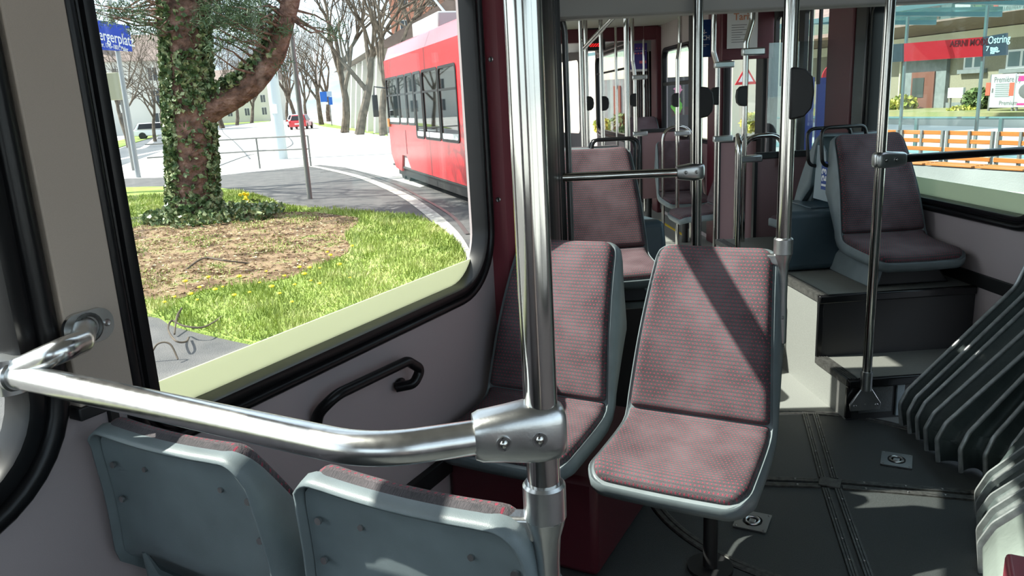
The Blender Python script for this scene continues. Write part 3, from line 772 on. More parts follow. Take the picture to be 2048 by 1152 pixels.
halfdisc(S2, ph.x+.016, ph.y, onv(1585, 187, ph.y).z, 1, .145, .062, 'largest black half-round box on the pole of the sunlit aisle seat', .05)

# floor-mounted pole in front of the right step, with bracket and side bar
pr = vpole('handrail_pole', 'slim steel pole bolted in front of the right step', S2, 1.66, 3.035, .165, 2.42, .0195)
MB().tube([(1.66, 3.035, .15), (1.66, 3.035, .235)], .0245, 24).build('collar', CAST, pr)
MB().prism([(1.595, 3.028, .055), (1.725, 3.028, .055), (1.73, 3.028, .085), (1.685, 3.028, .155), (1.635, 3.028, .155), (1.59, 3.028, .085)], (0, .012, 0)).build('bracket_plate', CAST, pr, bevel=.003)
for u in (1.612, 1.708): screw((u, 3.027, .078), (0, -1, 0), pr, .008)
rb_ = thing('handrail_bar', 'horizontal dark steel bar from the slim right pole towards the right window', 'handrail', (1.66, 3.035, 1.14), S2)
MB().tube([(1.68, 3.036, 1.14), (2.33, 3.10, 1.14)], .0165, 20).build('tube', BLKG, rb_)
clamp(rb_, (1.66, 3.035, 1.14), (1, .06, 0), .019, .10, vis=(0.06, -1, 0))
# left counterpart
lp_ = vpole('handrail_pole', 'steel pole left of the aisle holding the crossbar in front of the sunlit seat', S2, .935, 3.13, 0.02, 2.42, .0205)
lb_ = thing('handrail_bar', 'steel crossbar from the left bellows to the aisle pole', 'handrail', (.935, 3.13, 1.125), S2)
MB().tube([(.92, 3.13, 1.125), (.30, 3.17, 1.128)], .0185, 20).build('tube', STEEL, lb_)
clamp(lb_, (.935, 3.13, 1.125), (-1, .05, 0), .0205, .085, vis=(-.05, -1, 0))
halfdisc(S2, .955, 3.13, onv(1398, 205, 3.13).z, 1, .125, .055, 'black half-round box on the aisle pole left of centre', .04)

# further poles, each placed where its foot stands
def fpole(px, pyt, D_, label, r=.0175, kink=None, box=None, brk=None, z0=.02):
    q = S2.inverted() @ atd(px, pyt, D_); t = vpole('handrail_pole', label, S2, q.x, q.y, z0, 2.21, r, kink)
    if brk:
        for b in brk:
            z = onv(px, b, q.y).z; MB().box(q.x-.025, q.x+.115, q.y-.022, q.y+.022, z-.022, z+.022).build('bracket', CAST, t, bevel=.008)
    if box:
        z = onv(px, box[0], q.y).z; halfdisc(S2, q.x+box[1]*.014, q.y, z, box[1], .125, .055, 'black half-round box on the %s' % label, .04)
    return t
fpole(1434, 240, 5.4, 'kinked steel pole before the dark red post right of centre', kink=(1.60, 1.70, -.03), box=(192, -1), brk=(278, 130))
fpole(1489, 240, 4.75, 'kinked steel pole in front of the white notice', kink=(1.72, 1.84, .035), box=(192, -1), brk=(318, 104))
fpole(1254, 180, 5.1, 'pale steel pole left of the purple poster')
fpole(1270, 180, 7.2, 'kinked steel pole in front of the purple poster', kink=(1.62, 1.75, -.02), box=(200, -1), brk=(268, 155))
fpole(1204, 180, 6.5, 'pale steel pole before the far window', box=(207, 1))
fpole(1233, 180, 9.0, 'thin far steel pole in the middle of the far window', .0165)
fpole(1174, 180, 6.6, 'steel pole nearest the left bellows edge', box=(207, 1))
fpole(1355, 180, 6.8, 'kinked steel pole before the far right window', kink=(1.72, 1.86, .02), box=(200, -1), brk=(267,))
fpole(1163, 150, 5.6, 'steel pole half hidden by the left bellows edge', .015)
fpole(1288, 200, 9.2, 'very thin far pole beside the purple poster', .013)
# hoop handrails
def hoop(pts, label, r=.016, M=S2, rad=.14):
    t = thing('hoop_handrail', label, 'handrail', tuple(pts[0]), M, group='steel hoop handrails')
    MB().tube(arc_path(pts, rad, 9), r, 18).build('tube', STEEL, t); return t
a = onv(1479, 320, 4.55); b = onv(1555, 300, 4.55)
hoop([(a.x, 4.55, 0), (a.x, 4.55, a.z+.10), (a.x+.04, 4.7, a.z+.14), (a.x+.10, 4.87, a.z+.06), (a.x+.10, 4.87, 0.02)], 'steel hoop rail standing before the nearer pink partition', .0165, rad=.09)
q = onv(1525, 271, 4.88)
hoop([(q.x-.13, 4.87, .9), (q.x-.13, 4.87, q.z), (q.x+.13, 4.87, q.z), (q.x+.13, 4.87, .95)], 'steel arch rail on top of the glass screened partition', .016, rad=.13)
a = onv(1326, 330, 7.4)
hoop([(a.x, 7.4, 0), (a.x, 7.4, 1.12), (a.x+.28, 7.4, 1.12), (a.x+.28, 7.4, .0)], 'far steel hoop rail before the far pink partition', .016, rad=.16)
# overhead diagonal rail
q0 = onv(1166, 98, 6.2); q1_ = onv(1290, 10, 4.2)
t = thing('ceiling_rail', 'steel rail running diagonally under the ceiling towards the back', 'handrail', tuple(q0), S2)
MB().tube([q0, (q1_.x, 4.2, 2.0)], .016, 16).build('tube', STEEL, t)
# black grab hoops on the pair seats
def grab(u, v, z, sg, label):
    t = thing('grab_hoop', label, 'handle', (u, v, z), S2, group='black grab hoops on seat corners')
    pts = [(u+sg*.0, v-.012, z-.15), (u-sg*.075, v-.02, z-.14), (u-sg*.085, v-.005, z+.055), (u+sg*.155, v+.0, z+.055), (u+sg*.165, v+.0, z-.01)]
    MB().tube(arc_path(pts, .05, 7), .0095, 14).build('hoop', BLKG, t)
    MB().cyl((u+sg*.165, v, z-.012), (u+sg*.165, v, z-.002), .02, 16).build('foot', BLK, t)
    screw((u+sg*.19, v-.01, z-.002), (0, 0, 1), t, .005); return t
SZ = .958+.215
grab(1.93, 3.985, SZ, 1, 'black grab hoop on the left corner of the shaded right seat')
grab(1.92, 4.13, SZ-.01, 1, 'black grab hoop just behind the shaded right seat, on the seat turned away')
grab(.80, 3.985, SZ, -1, 'black grab hoop on the right corner of the sunlit left seat')
grab(.81, 4.13, SZ-.01, -1, 'black grab hoop on the seat turned away behind the sunlit left seat')
# side shield with the number sticker
sh = thing('seat_shield', 'pale grey shield between the back-to-back right seats with a blue number sticker', 'shield', (1.885, 4.05, .83), S2)
MB().prism([(1.888, 3.925, .84), (1.888, 4.13, .84), (1.888, 4.10, 1.13), (1.888, 4.04, 1.13), (1.888, 4.005, 1.10), (1.888, 3.985, 1.02)], (.008, 0, 0)).build('panel', mat('pale_grey_panel', (.30, .36, .39), .5), sh)
stk = MB().box(1.8845, 1.8875, 3.965, 4.035, .90, 1.05).build('sticker', mat('sticker_blue', (.01, .05, .25), .5), sh)
text_mb('153', .072, lambda x, y, h: (1.8838-h, 3.975+.052-y, .906+x), depth=.0003, xs=1.02, bold=.002).build('number', WHITE, stk)

# wall grab handle of the near section
wh = thing('wall_grab_handle', 'black curved grab handle on the left wall under the large window', 'handle', (-1.33, 1.38, .7), S1)
def wu(px, py, u): 
    q = onu(px, py, u, S1); return Vector((u, q.y, q.z))
pts = [wu(632, 850, -1.325), wu(637, 825, -1.30), wu(672, 790, -1.27), wu(815, 722, -1.27), wu(842, 738, -1.27), wu(828, 768, -1.275), wu(792, 775, -1.318)]
MB().tube(arc_path(pts, [.04, .08, .05, .04, .03], 9), .0150, 18).build('grip', RUB, wh)
e_ = wu(800, 768, -1.322); MB().ball(e_, .018, 12, (.5, 1.5, 1)).build('wall_foot', RUB, wh)
e_ = wu(634, 845, -1.322); MB().ball(e_, .018, 12, (.5, 1, 1.2)).build('wall_foot', RUB, wh)

# ------------------------------------------------------------------ bellows
FO = [((1801, 796), -3, 0), ((1818, 811), -3, 0), ((1835, 822), -2, 0), ((1852, 843), 0, 0), ((1875, 864), 0, 0), ((1922, 884), -8, 0), ((1972, 895), -12, 0), ((2012, 911), -18, 0)]
FO2 = [((1960, 968), 12, 0), ((1962, 990), 15, 0), ((1964, 1012), 20, 0), ((1964, 1042), 18, 0), ((1966, 1070), 18, 0)]
def hoop_pts(q, yaw, top=2.15, run=.46, zb=.005):
    a = math.radians(yaw); d = Vector((math.cos(a), -math.sin(a), 0)); z = Vector((0, 0, 1))
    return [q-z*(q.z-zb)+d*.012, q-z*.03, q+d*.03+z*.035, q+d*run+z*(run+.0), q+d*(run+.10)+z*(run+.25), q+d*(run+.12)+z*(top-q.z)]
bw = thing('bellows', 'dark grey pleated bellows wall right of the floor disc with pale metal hoops', 'bellows', (1.9, 2.8, 0), S0)
def bellows(parent, data, cm, hoopr=.0085, flat=False, name='hoop', depth=.055, runs=None, extra=None, outdir=None):
    paths = []
    for i, (p, yaw, _) in enumerate(data):
        q = onz(p[0], p[1], .13); paths.append((arc_path(hoop_pts(q, yaw, run=(runs[i] if runs else .46)), [.03, .05, .12, .1], 6), yaw))
    for pth, yaw in paths:
        if flat:
            mb = MB(); a = math.radians(yaw); f = Vector((math.sin(a), math.cos(a), 0))
            mb.sweep(pth, [(-.014, -.004), (.014, -.004), (.014, .004), (-.014, .004)], f, closed=False); mb.build(name, HOOPM, parent)
        else: MB().tube(pth, hoopr, 12).build(name, HOOPM, parent)
    cl = MB(); NP = 10
    for (a_, y0), (b_, y1) in zip(paths[:-1], paths[1:]):
        n = len(a_); vs = []
        yy = math.radians((y0+y1)/2); out = Vector((math.cos(yy), -math.sin(yy), 0))
        for i in range(n):
            tt_ = Vector(a_[min(i+1, n-1)])-Vector(a_[max(i-1, 0)]); tt_.normalize()
            f = (Vector(b_[i])-Vector(a_[i])); nn = tt_.cross(f);
            if nn.length > 1e-6: nn.normalize()
            if nn.dot(out+Vector((0, 0, -.6))) < 0: nn = -nn
            for k in range(NP+1):
                s = k/NP; dd = depth*(math.sin(math.pi*s))**.7
                vs.append(Vector(a_[i])*(1-s)+Vector(b_[i])*s+nn*dd)
        m = NP+1
        cl.add(vs, [(i*m+k, i*m+k+1, (i+1)*m+k+1, (i+1)*m+k) for i in range(n-1) for k in range(NP)])
    cl.build('cloth', cm, parent, solid=.003, ang=60)
bellows(bw, FO, CLOTH)
bw2 = thing('bellows', 'tighter stack of flat bellows hoops at the lower right edge of the view', 'bellows', (1.45, 2.1, 0), S0)
bellows(bw2, FO2, CLOTH, flat=True, depth=.035, runs=[.40]*5)
# joining cloth between both stacks and light cloth end
qa = onz(2012, 911, .13); qb = onz(1960, 968, .13)
jc = MB()
pa = arc_path(hoop_pts(qa, -18), [.03, .05, .12, .1], 6); pbb = arc_path(hoop_pts(qb, 12, run=.40), [.03, .05, .12, .1], 6)
jc.add([p for p in pa]+[p for p in pbb], [(i, i+1, len(pa)+i+1, len(pa)+i) for i in range(len(pa)-1)])
jc.build('joining_cloth', CLOTH, bw, solid=.004)
ec = MB(); q = onz(1968, 1078, .13); pc_ = arc_path(hoop_pts(q, 18, run=.40), [.03, .05, .12, .1], 6)
q = onz(1975, 1340, .13); pd_ = arc_path(hoop_pts(q, 24, run=.40), [.03, .05, .12, .1], 6)
ec.add(pc_+pd_, [(i, i+1, len(pc_)+i+1, len(pc_)+i) for i in range(len(pc_)-1)]); ec.build('light_cloth_panel', CLOTHL, bw2, solid=.004)
q = onz(1972, 1100, .02); q2_ = onz(1976, 1150, .02)
MB().bar(q+Vector((.0, 0, .05)), q2_+Vector((0, 0, .03)), .012, .02).build('buckle', SCREW, bw2)
# red corner box at the lower right
q = onz(2010, 1102, .34)
rbx = MB(); a = math.radians(28.5); du = Vector((math.cos(a), -math.sin(a), 0)); dv = Vector((math.sin(a), math.cos(a), 0))
c0 = Vector((q.x, q.y, 0)); 
rbx.hexa([c0-dv*.5, c0-dv*.5+du*.3, c0+du*.3, c0, c0-dv*.5+Vector((0, 0, .34)), c0-dv*.5+du*.3+Vector((0, 0, .34)), c0+du*.3+Vector((0, 0, .34)), c0+Vector((0, 0, .34))])
o_ = rbx.build('corner_box', mat('red_moulding', (.27, .05, .07), .35), None, S0, bevel=.012, seg=3); tag(o_, 'small dusky red box in the lower right corner', 'box')
# left bellows: dark compressed pleats between the wall ends
bl = thing('bellows', 'black pleated bellows behind the foreground pole, left of the aisle', 'bellows', (.45, 3.2, 0), S2)
NB = 9
for k in range(NB):
    t_ = k/(NB-1); yaw = A2+(A1-A2)*t_*.9
    q = S2 @ Vector((.40-.02*k, 3.30-.085*k, 0)) if k else S2 @ Vector((.43, 3.32, 0))
    a = math.radians(yaw); d = Vector((math.cos(a), -math.sin(a), 0)); f = Vector((math.sin(a), math.cos(a), 0))
    w = .34+.0*k
    pts = [q-d*w+Vector((0, 0, .70)), q+Vector((0, 0, .70)), q+Vector((0, 0, 1.82)), q-d*w+Vector((0, 0, 1.82))]
    if k == 0: pth = arc_path(pts, .12, 8)
    else: pth = arc_path([p+Vector((0, 0, (-.68 if p.z < 1 else .3))) for p in pts], .06, 5)
    loc_ = [S2.inverted() @ p for p in pth]
    if k == 0:
        MB().tube(loc_, .013, 14).build('edge_tube', mat('dark_steel', (.18, .18, .18), .35, .8), bl)
        fl_ = [S2.inverted() @ (p) for p in (q-d*w+Vector((0, 0, .705)), q-d*.02+Vector((0, 0, .705)), q-d*.02+Vector((0, 0, 1.815)), q-d*w+Vector((0, 0, 1.815)))]
        MB().prism(arc_path(fl_, .1, 6), (0, .02, 0)).build('end_panel', BLK, bl)
    else:
        mb = MB(); ff = Vector((math.sin(math.radians(yaw-A2)), math.cos(math.radians(yaw-A2)), 0))
        mb.sweep(loc_, [(-.018, -.030), (.0, -.034), (.014, 0), (.0, .034), (-.018, .030)], ff, closed=False); mb.build('pleat', RUB, bl)
p0_, p1_ = S2 @ Vector((.10, 3.31, 0)), S1 @ Vector((-1.36, 2.51, 0)); bk = MB()  # unseen sheet added behind the pleats to stop sun leaking through their gaps
bk.prism([p0_, p1_, p1_+Vector((-.03, 0, 0)), p0_+Vector((-.03, 0, 0))], (0, 0, 2.42)); bk.v = [tuple(S2.inverted() @ Vector(p)) for p in bk.v]; bk.build('sun_block_sheet', BLK, bl)
# ------------------------------------------------------------------ papers and posters
def flat(name, label, cat, p, w, h, rot, m, M=S2, extra=None):
    t = thing(name, label, cat, p, M, rot, absolute=False)
    MB().box(-w/2, w/2, -.002, .002, -h/2, h/2).build('sheet', m, t); return t
def txt(t, s, size, x, z, m, align='LEFT', xs=1., bold=0., y=-.0028, name='lettering'):
    return text_mb(s, size, lambda a, b, h: (x+a, y-h, z+b), align, .0003, xs, bold).build(name, m, t, local=True)
INK = mat('grey_ink', (.12, .12, .12), .6); OR_ = mat('orange_print', (.5, .2, .1), .6)
c = onv(1485, 52, 5.9); hgt = onv(1485, 8, 5.9).z-onv(1485, 97, 5.9).z; wd = onv(1516, 50, 5.9).x-onv(1455, 50, 5.9).x
t = flat('paper_notice', 'white printed paper notice hanging beside the kinked pole', 'notice', (c.x, 5.9, c.z), wd, hgt, 0, PAPER)
txt(t, 'Tarife', .07, -wd*.3, hgt*.14, OR_, bold=.001)
for k, w_ in enumerate((.5, .42, .56, .36, .5, .3, .46, .4)): MB().box(-wd*.36, -wd*.36+wd*w_, -.003, -.0025, hgt*(.02-.055*k), hgt*(.02-.055*k)+.004).build('text_line', INK, t, local=True)
MB().box(-wd*.32, -wd*.2, -.003, -.0025, hgt*.33, hgt*.345).build('text_line', INK, t, local=True)
# board behind it
o_ = MB().box(c.x-wd*.62, c.x+wd*1.1, 5.93, 5.95, 1.66, 2.02).build('notice_board', REDX, None, S2, bevel=.006); tag(o_, 'dark red panel behind the white paper notice', 'panel')
BLU = mat('poster_blue', (.008, .045, .17), .4)
vq = 7.3
c = onv(1412, 77, vq); hgt = onv(1412, 40, vq).z-onv(1412, 115, vq).z; wd = onv(1427, 50, vq).x-onv(1398, 50, vq).x
t = flat('blue_poster', 'dark blue hanging poster with white capital letters', 'poster', (c.x-.02, vq, c.z), wd+.05, hgt, 0, BLU)
txt(t, 'EIN-', .058, -wd*.52, hgt*.12, WHITE, xs=.9, bold=.001); txt(t, 'FACH', .058, -wd*.52, -hgt*.04, WHITE, xs=.84, bold=.001)
for k in range(2): MB().box(-wd*.45, wd*(.35-.2*k), -.003, -.0025, -hgt*(.17+.04*k), -hgt*(.16+.04*k)).build('text_line', WHITE, t, local=True)
PUR = mat('poster_purple', (.06, .035, .25), .5)
vq = 9.55
c = onv(1277, 115, vq); hgt = onv(1277, 88, vq).z-onv(1277, 144, vq).z; wd = onv(1294, 100, vq).x-onv(1260, 100, vq).x
t = flat('purple_poster', 'purple poster with a white foot strip hanging far back in the car', 'poster', (c.x, vq, c.z), wd, hgt, 0, PUR)
PNK = mat('poster_pink', (.7, .16, .22), .5)
MB().box(-wd/2, wd/2, -.003, -.0024, -hgt/2, -hgt*.42).build('foot_strip', WHITE, t, local=True)
MB().box(wd*.05, wd*.45, -.003, -.0024, -hgt*.22, -hgt*.12).build('pink_block', PNK, t, local=True)
for k in range(5): MB().box(-wd*.4+k*wd*.17, -wd*.3+k*wd*.17, -.003, -.0024, hgt*.12, hgt*.17).build('symbol', PNK, t, local=True)
MB().box(-wd*.45, wd*.45, -.003, -.0024, hgt*.23, hgt*.24).build('text_line', WHITE, t, local=True)
for k in range(4): MB().box(-wd*.3+k*wd*.17, -wd*.24+k*wd*.17, -.003, -.0024, hgt*.31, hgt*.35).build('symbol', PNK, t, local=True)
# red LED number displays
LED = D.materials.new('red_led'); LED.use_nodes = True; LED.node_tree.nodes['Principled BSDF'].inputs['Emission Color'].default_value = (1, .02, .02, 1); LED.node_tree.nodes['Principled BSDF'].inputs['Emission Strength'].default_value = 2.
LED.node_tree.nodes['Principled BSDF'].inputs['Base Color'].default_value = (.1, 0, 0, 1)
for (px, py, l) in ((1187, 90, 'red dot matrix display in a dark case above the far window'), (1184, 48, 'smaller dim red display close to the ceiling')):
    c = onv(px, py, 9.3); t = thing('led_display', l, 'display', (c.x, 9.3, c.z), S2)
    MB().box(c.x-.14, c.x+.14, 9.31, 9.36, c.z-.06, c.z+.06).build('case', BLK, t)
    dm = MB()
    for i in range(12):
        for j in range(4):
            if (i*7+j*5) % 3: dm.box(c.x-.05+i*.01, c.x-.044+i*.01, 9.306, 9.31, c.z-.02+j*.01, c.z-.014+j*.01)
    dm.build('lit_digits', LED, t)

# ================================================================== outside
GZ = -.35
def g(px, py, z=GZ): return onz(px, py, z)
def nmat(name, stops, scale, rough=.8, detail=6, bump=0., bs=40, coord='Object', dist=.02):
    m = D.materials.new(name); m.use_nodes = True; n = m.node_tree.nodes; l = m.node_tree.links; b = n['Principled BSDF']
    b.inputs['Roughness'].default_value = rough; b.inputs['Specular IOR Level'].default_value = .25
    tc = n.new('ShaderNodeTexCoord'); t = n.new('ShaderNodeTexNoise'); t.inputs['Scale'].default_value = scale; t.inputs['Detail'].default_value = detail
    l.new(tc.outputs[coord], t.inputs[0]); r = n.new('ShaderNodeValToRGB'); e = r.color_ramp.elements
    e[0].position = stops[0][0]; e[0].color = (*stops[0][1], 1); e[1].position = stops[-1][0]; e[1].color = (*stops[-1][1], 1)
    for p, c in stops[1:-1]: q = e.new(p); q.color = (*c, 1)
    l.new(t.outputs[0], r.inputs[0]); l.new(r.outputs[0], b.inputs['Base Color'])
    if bump:
        t2 = n.new('ShaderNodeTexNoise'); t2.inputs['Scale'].default_value = bs; l.new(tc.outputs[coord], t2.inputs[0])
        bp = n.new('ShaderNodeBump'); bp.inputs['Strength'].default_value = bump; bp.inputs['Distance'].default_value = dist; l.new(t2.outputs[0], bp.inputs['Height']); l.new(bp.outputs[0], b.inputs['Normal'])
    MATS[name] = m; return m
ASPH = nmat('near_asphalt_with_shade', [(.3, (.085, .085, .087)), (.7, (.135, .13, .128))], 3, bump=.4, bs=90)
ROAD = nmat('pale_road', [(.3, (.40, .39, .37)), (.7, (.52, .51, .49))], .3, .75)
ROADG = nmat('grey_road', [(.3, (.09, .10, .11)), (.7, (.13, .14, .15))], .3, .75)
SOIL = nmat('brown_soil', [(.30, (.05, .03, .018)), (.45, (.15, .095, .055)), (.58, (.26, .18, .11)), (.70, (.17, .19, .06))], 2.6, .95, 12, 1., 30)
GRS = nmat('grass_ground', [(.3, (.16, .20, .05)), (.55, (.26, .36, .08)), (.7, (.34, .32, .14))], 1.2, .95, 8, .8, 40)
GRB = nmat('grass_blades', [(.25, (.12, .19, .035)), (.5, (.30, .37, .09)), (.75, (.50, .50, .24))], 2.2, .6, 4)
BARK = nmat('pine_bark', [(.3, (.06, .035, .028)), (.55, (.19, .105, .08)), (.75, (.33, .20, .16))], 7, .95, 8, 1., 12, dist=.08)
BARKG = nmat('grey_bark', [(.3, (.055, .045, .035)), (.7, (.17, .14, .11))], 3, .95, 5)
IVY = nmat('ivy_leaves', [(.3, (.03, .06, .02)), (.48, (.09, .14, .055)), (.66, (.38, .40, .22))], 9, .35, 3)
NEED = nmat('pine_needles', [(.3, (.02, .045, .02)), (.7, (.10, .15, .07))], 4, .6)
FLW = mat('dandelion_yellow', (.85, .62, .01), .6)
REDT = mat('tram_red', (.50, .010, .016), .22, coat=.15, spec=.4)
def polypatch(name, pts, m, z0, z1=None):
    mb = MB(); top = z1 if z1 is not None else z0+.01
    mb.prism([(p.x, p.y, z0) for p in pts], (0, 0, top-z0)); return struct(mb.build(name, m, None, S0))
struct(MB().box(-420, 420, -120, 700, GZ-.3, GZ).build('floor', ROAD, None, S0))
# near asphalt footway; its dark tone also paints in the dappled tree shade
pa_ = [(-14, -6), (9, -6), (9, 10)]
npts = [Vector((x, y, 0)) for x, y in pa_]+[g(930, 345), g(840, 375), g(760, 352), g(690, 335), g(640, 330), g(430, 352), g(230, 358), g(60, 362), Vector((-30, 12, 0))]
polypatch('floor', npts, ASPH, GZ-.05, GZ+.004)
# pale cobble kerb line curving by the track
kp = [g(*p) for p in ((600, 330), (640, 336), (720, 355), (800, 388), (850, 420), (885, 450), (910, 480), (928, 520), (940, 580))]
def catm3(ps, n=8):
    out = []
    for i in range(len(ps)-1):
        p0, p1, p2, p3 = ps[max(i-1, 0)], ps[i], ps[i+1], ps[min(i+2, len(ps)-1)]
        for k in range(n):
            t = k/n; out.append((p1*2+(p2-p0)*t+(p0*2-p1*5+p2*4-p3)*t*t+(p1*3-p0-p2*3+p3)*t**3)*.5)
    out.append(ps[-1]); return out
def ribbon(name, ps, w, m, h=.012, z=GZ):
    ps = catm3(ps); mb = MB(); vs = []
    for i, p in enumerate(ps):
        t = (ps[min(i+1, len(ps)-1)]-ps[max(i-1, 0)]); t.z = 0; t.normalize(); s = Vector((-t.y, t.x, 0))*w/2
        vs += [(p.x+s.x, p.y+s.y, z+h), (p.x-s.x, p.y-s.y, z+h)]
    mb.add(vs, [(2*i, 2*i+1, 2*i+3, 2*i+2) for i in range(len(ps)-1)]); return mb.build(name, m, None, S0, fix=True)
KERB = nmat('kerb_stones', [(.4, (.30, .29, .27)), (.6, (.46, .45, .42))], 9, .8, 2)
tag(ribbon('kerb_line', kp, .22, KERB, .014), 'curved line of pale kerb stones between the footway and the tram track', 'kerb')
RAILM = mat('rail_steel', (.16, .15, .14), .4, .7)
for i, (pl_, l) in enumerate(((((430, 335), (500, 310), (560, 300), (585, 285), (560, 268), (500, 262), (455, 266)), 'rail curving behind the railing, nearest the tree'),
                  (((500, 318), (470, 285), (445, 262), (450, 250), (500, 243)), 'rail bending away at the left of the pale road'),
                  (((640, 345), (700, 340), (780, 365), (840, 395), (900, 430), (935, 470)), 'grooved rail beside the kerb under the red tram'))):
    ps = [g(*p) for p in pl_]; o_ = ribbon('tram_rail', ps, .09 if i < 2 else .06, RAILM, .016); tag(o_, l, 'rail', 'tram rails')
# grey side road on the left with white arrows
polypatch('floor', [g(232, 300), g(335, 262), g(337, 250), g(540, 241), g(430, 258), g(330, 300), g(232, 335)], ROADG, GZ-.05, GZ+.006)
MARK = mat('road_marking', (.75, .75, .73), .7)
for ps_, l in ((((235, 320), (300, 306), (330, 300)), 'long white line on the grey side road'), (((262, 300), (290, 294), (312, 276)), 'white arrow bend on the grey side road'), (((240, 283), (268, 276), (300, 266)), 'thin white line at the far edge of the side road')):
    o_ = ribbon('road_marking', [g(*p) for p in ps_], .35, MARK, .012); tag(o_, l, 'road marking', 'white road markings')
# lawn island
lawn_px = [(150, 640), (300, 634), (350, 655), (470, 684), (560, 700), (700, 720), (830, 660), (925, 560), (932, 520), (915, 488), (880, 458), (840, 438), (790, 430), (700, 425), (640, 420), (560, 412), (545, 402), (500, 390), (440, 378), (330, 375), (240, 377), (120, 380)]
lp3 = catm3([g(*p) for p in lawn_px], 4)
ls_ = struct(MB().prism([(p.x, p.y, GZ) for p in lp3], (0, 0, .03)).build('floor', GRS, None, S0)); 
soil_px = [(235, 590), (250, 470), (300, 448), (420, 450), (470, 430), (600, 424), (690, 432), (720, 440), (690, 470), (700, 500), (640, 530), (560, 560), (430, 575), (340, 600)]
sp3 = catm3([g(*p, GZ+.035) for p in soil_px]+[g(*soil_px[0], GZ+.035)], 4)[:-1]
so_ = MB().prism([(p.x, p.y, GZ+.01) for p in sp3], (0, 0, .028)).build('floor', SOIL, None, S0); struct(so_)
wp3 = [g(*p, GZ+.03) for p in ((120, 450), (250, 452), (300, 442), (380, 436), (350, 430), (250, 436), (120, 440))]
struct(MB().prism([(p.x, p.y, GZ+.02) for p in wp3], (0, 0, .022)).build('floor', ASPH, None, S0))
# grass blades (numpy)
def pip(x, y, poly):
    ins = np.zeros(len(x), bool); n = len(poly); j = n-1
    for i in range(n):
        xi, yi = poly[i]; xj, yj = poly[j]
        c = ((yi > y) != (yj > y)) & (x < (xj-xi)*(y-yi)/(yj-yi+1e-12)+xi); ins ^= c; j = i
    return ins
rng = np.random.default_rng(5)
N = 150000
LP = [(p.x, p.y) for p in lp3]; SP = [(p.x, p.y) for p in sp3]
xs = rng.uniform(-9, .2, N); ys = 5.2+(rng.random(N)**1.7)*13
k = pip(xs, ys, LP); ins = pip(xs, ys, SP); k &= (~ins) | (rng.random(N) < .12+.5*(np.sin(xs*1.9+ys*.7)*np.sin(ys*2.3-xs) > .1)); xs, ys, ins = xs[k], ys[k], ins[k]
n = len(xs); h = rng.uniform(.03, .095, n)*np.where(ins, .5, 1)*(.65+.5*np.sin(xs*3.1+ys*1.7)**2); a = rng.uniform(0, 6.283, n); w = rng.uniform(.004, .009, n)*(1+np.clip((ys-7)/6, 0, 1.3))
lean = rng.uniform(.0, .06, n); b2 = rng.uniform(0, 6.283, n)
V = np.zeros((n*3, 3)); V[0::3] = np.stack([xs-np.cos(a)*w, ys-np.sin(a)*w, np.full(n, GZ+.028)], 1); V[1::3] = np.stack([xs+np.cos(a)*w, ys+np.sin(a)*w, np.full(n, GZ+.028)], 1)
V[2::3] = np.stack([xs+np.cos(b2)*lean, ys+np.sin(b2)*lean, GZ+.03+h], 1)
me = D.meshes.new('lawn_grass'); me.vertices.add(n*3); me.vertices.foreach_set('co', V.ravel()); me.loops.add(n*3); me.loops.foreach_set('vertex_index', np.arange(n*3, dtype=np.int32))
me.polygons.add(n); me.polygons.foreach_set('loop_start', np.arange(0, n*3, 3, dtype=np.int32)); me.polygons.foreach_set('loop_total', np.full(n, 3, np.int32)); me.update(); me.validate()
me.materials.append(GRB); o_ = D.objects.new('lawn_grass', me); COL.objects.link(o_); tag(o_, 'bright green grass growing on the lawn island outside the large window', 'grass', None, 'stuff')
# dry litter on the bare soil
N = 15000; xs = rng.uniform(-9, .2, N); ys = 5.2+(rng.random(N)**1.3)*9; k = pip(xs, ys, SP); xs, ys = xs[k], ys[k]; n = len(xs)
a = rng.uniform(0, 6.283, n); L_ = rng.uniform(.015, .05, n); w = rng.uniform(.004, .012, n); z_ = GZ+.04+rng.uniform(0, .012, n); V = np.zeros((n*4, 3)); ca, sa = np.cos(a), np.sin(a)
for j_, (p_, q_) in enumerate(((-1, 0), (0, -1), (1, 0), (0, 1))): V[j_::4] = np.stack([xs+ca*L_*p_-sa*w*q_, ys+sa*L_*p_+ca*w*q_, z_+(.012 if j_ == 1 else 0)], 1)
me = D.meshes.new('leaf_litter'); me.vertices.add(n*4); me.vertices.foreach_set('co', V.ravel()); me.loops.add(n*4); me.loops.foreach_set('vertex_index', np.arange(n*4, dtype=np.int32))
me.polygons.add(n); me.polygons.foreach_set('loop_start', np.arange(0, n*4, 4, dtype=np.int32)); me.polygons.foreach_set('loop_total', np.full(n, 4, np.int32)); me.update()
me.materials.append(nmat('dry_litter', [(.35, (.10, .055, .03)), (.5, (.30, .20, .11)), (.65, (.50, .42, .28))], 14, .9, 3)); o_ = D.objects.new('leaf_litter', me); COL.objects.link(o_); tag(o_, 'dry needles and leaf litter scattered on the brown soil of the lawn island', 'litter', None, 'stuff')
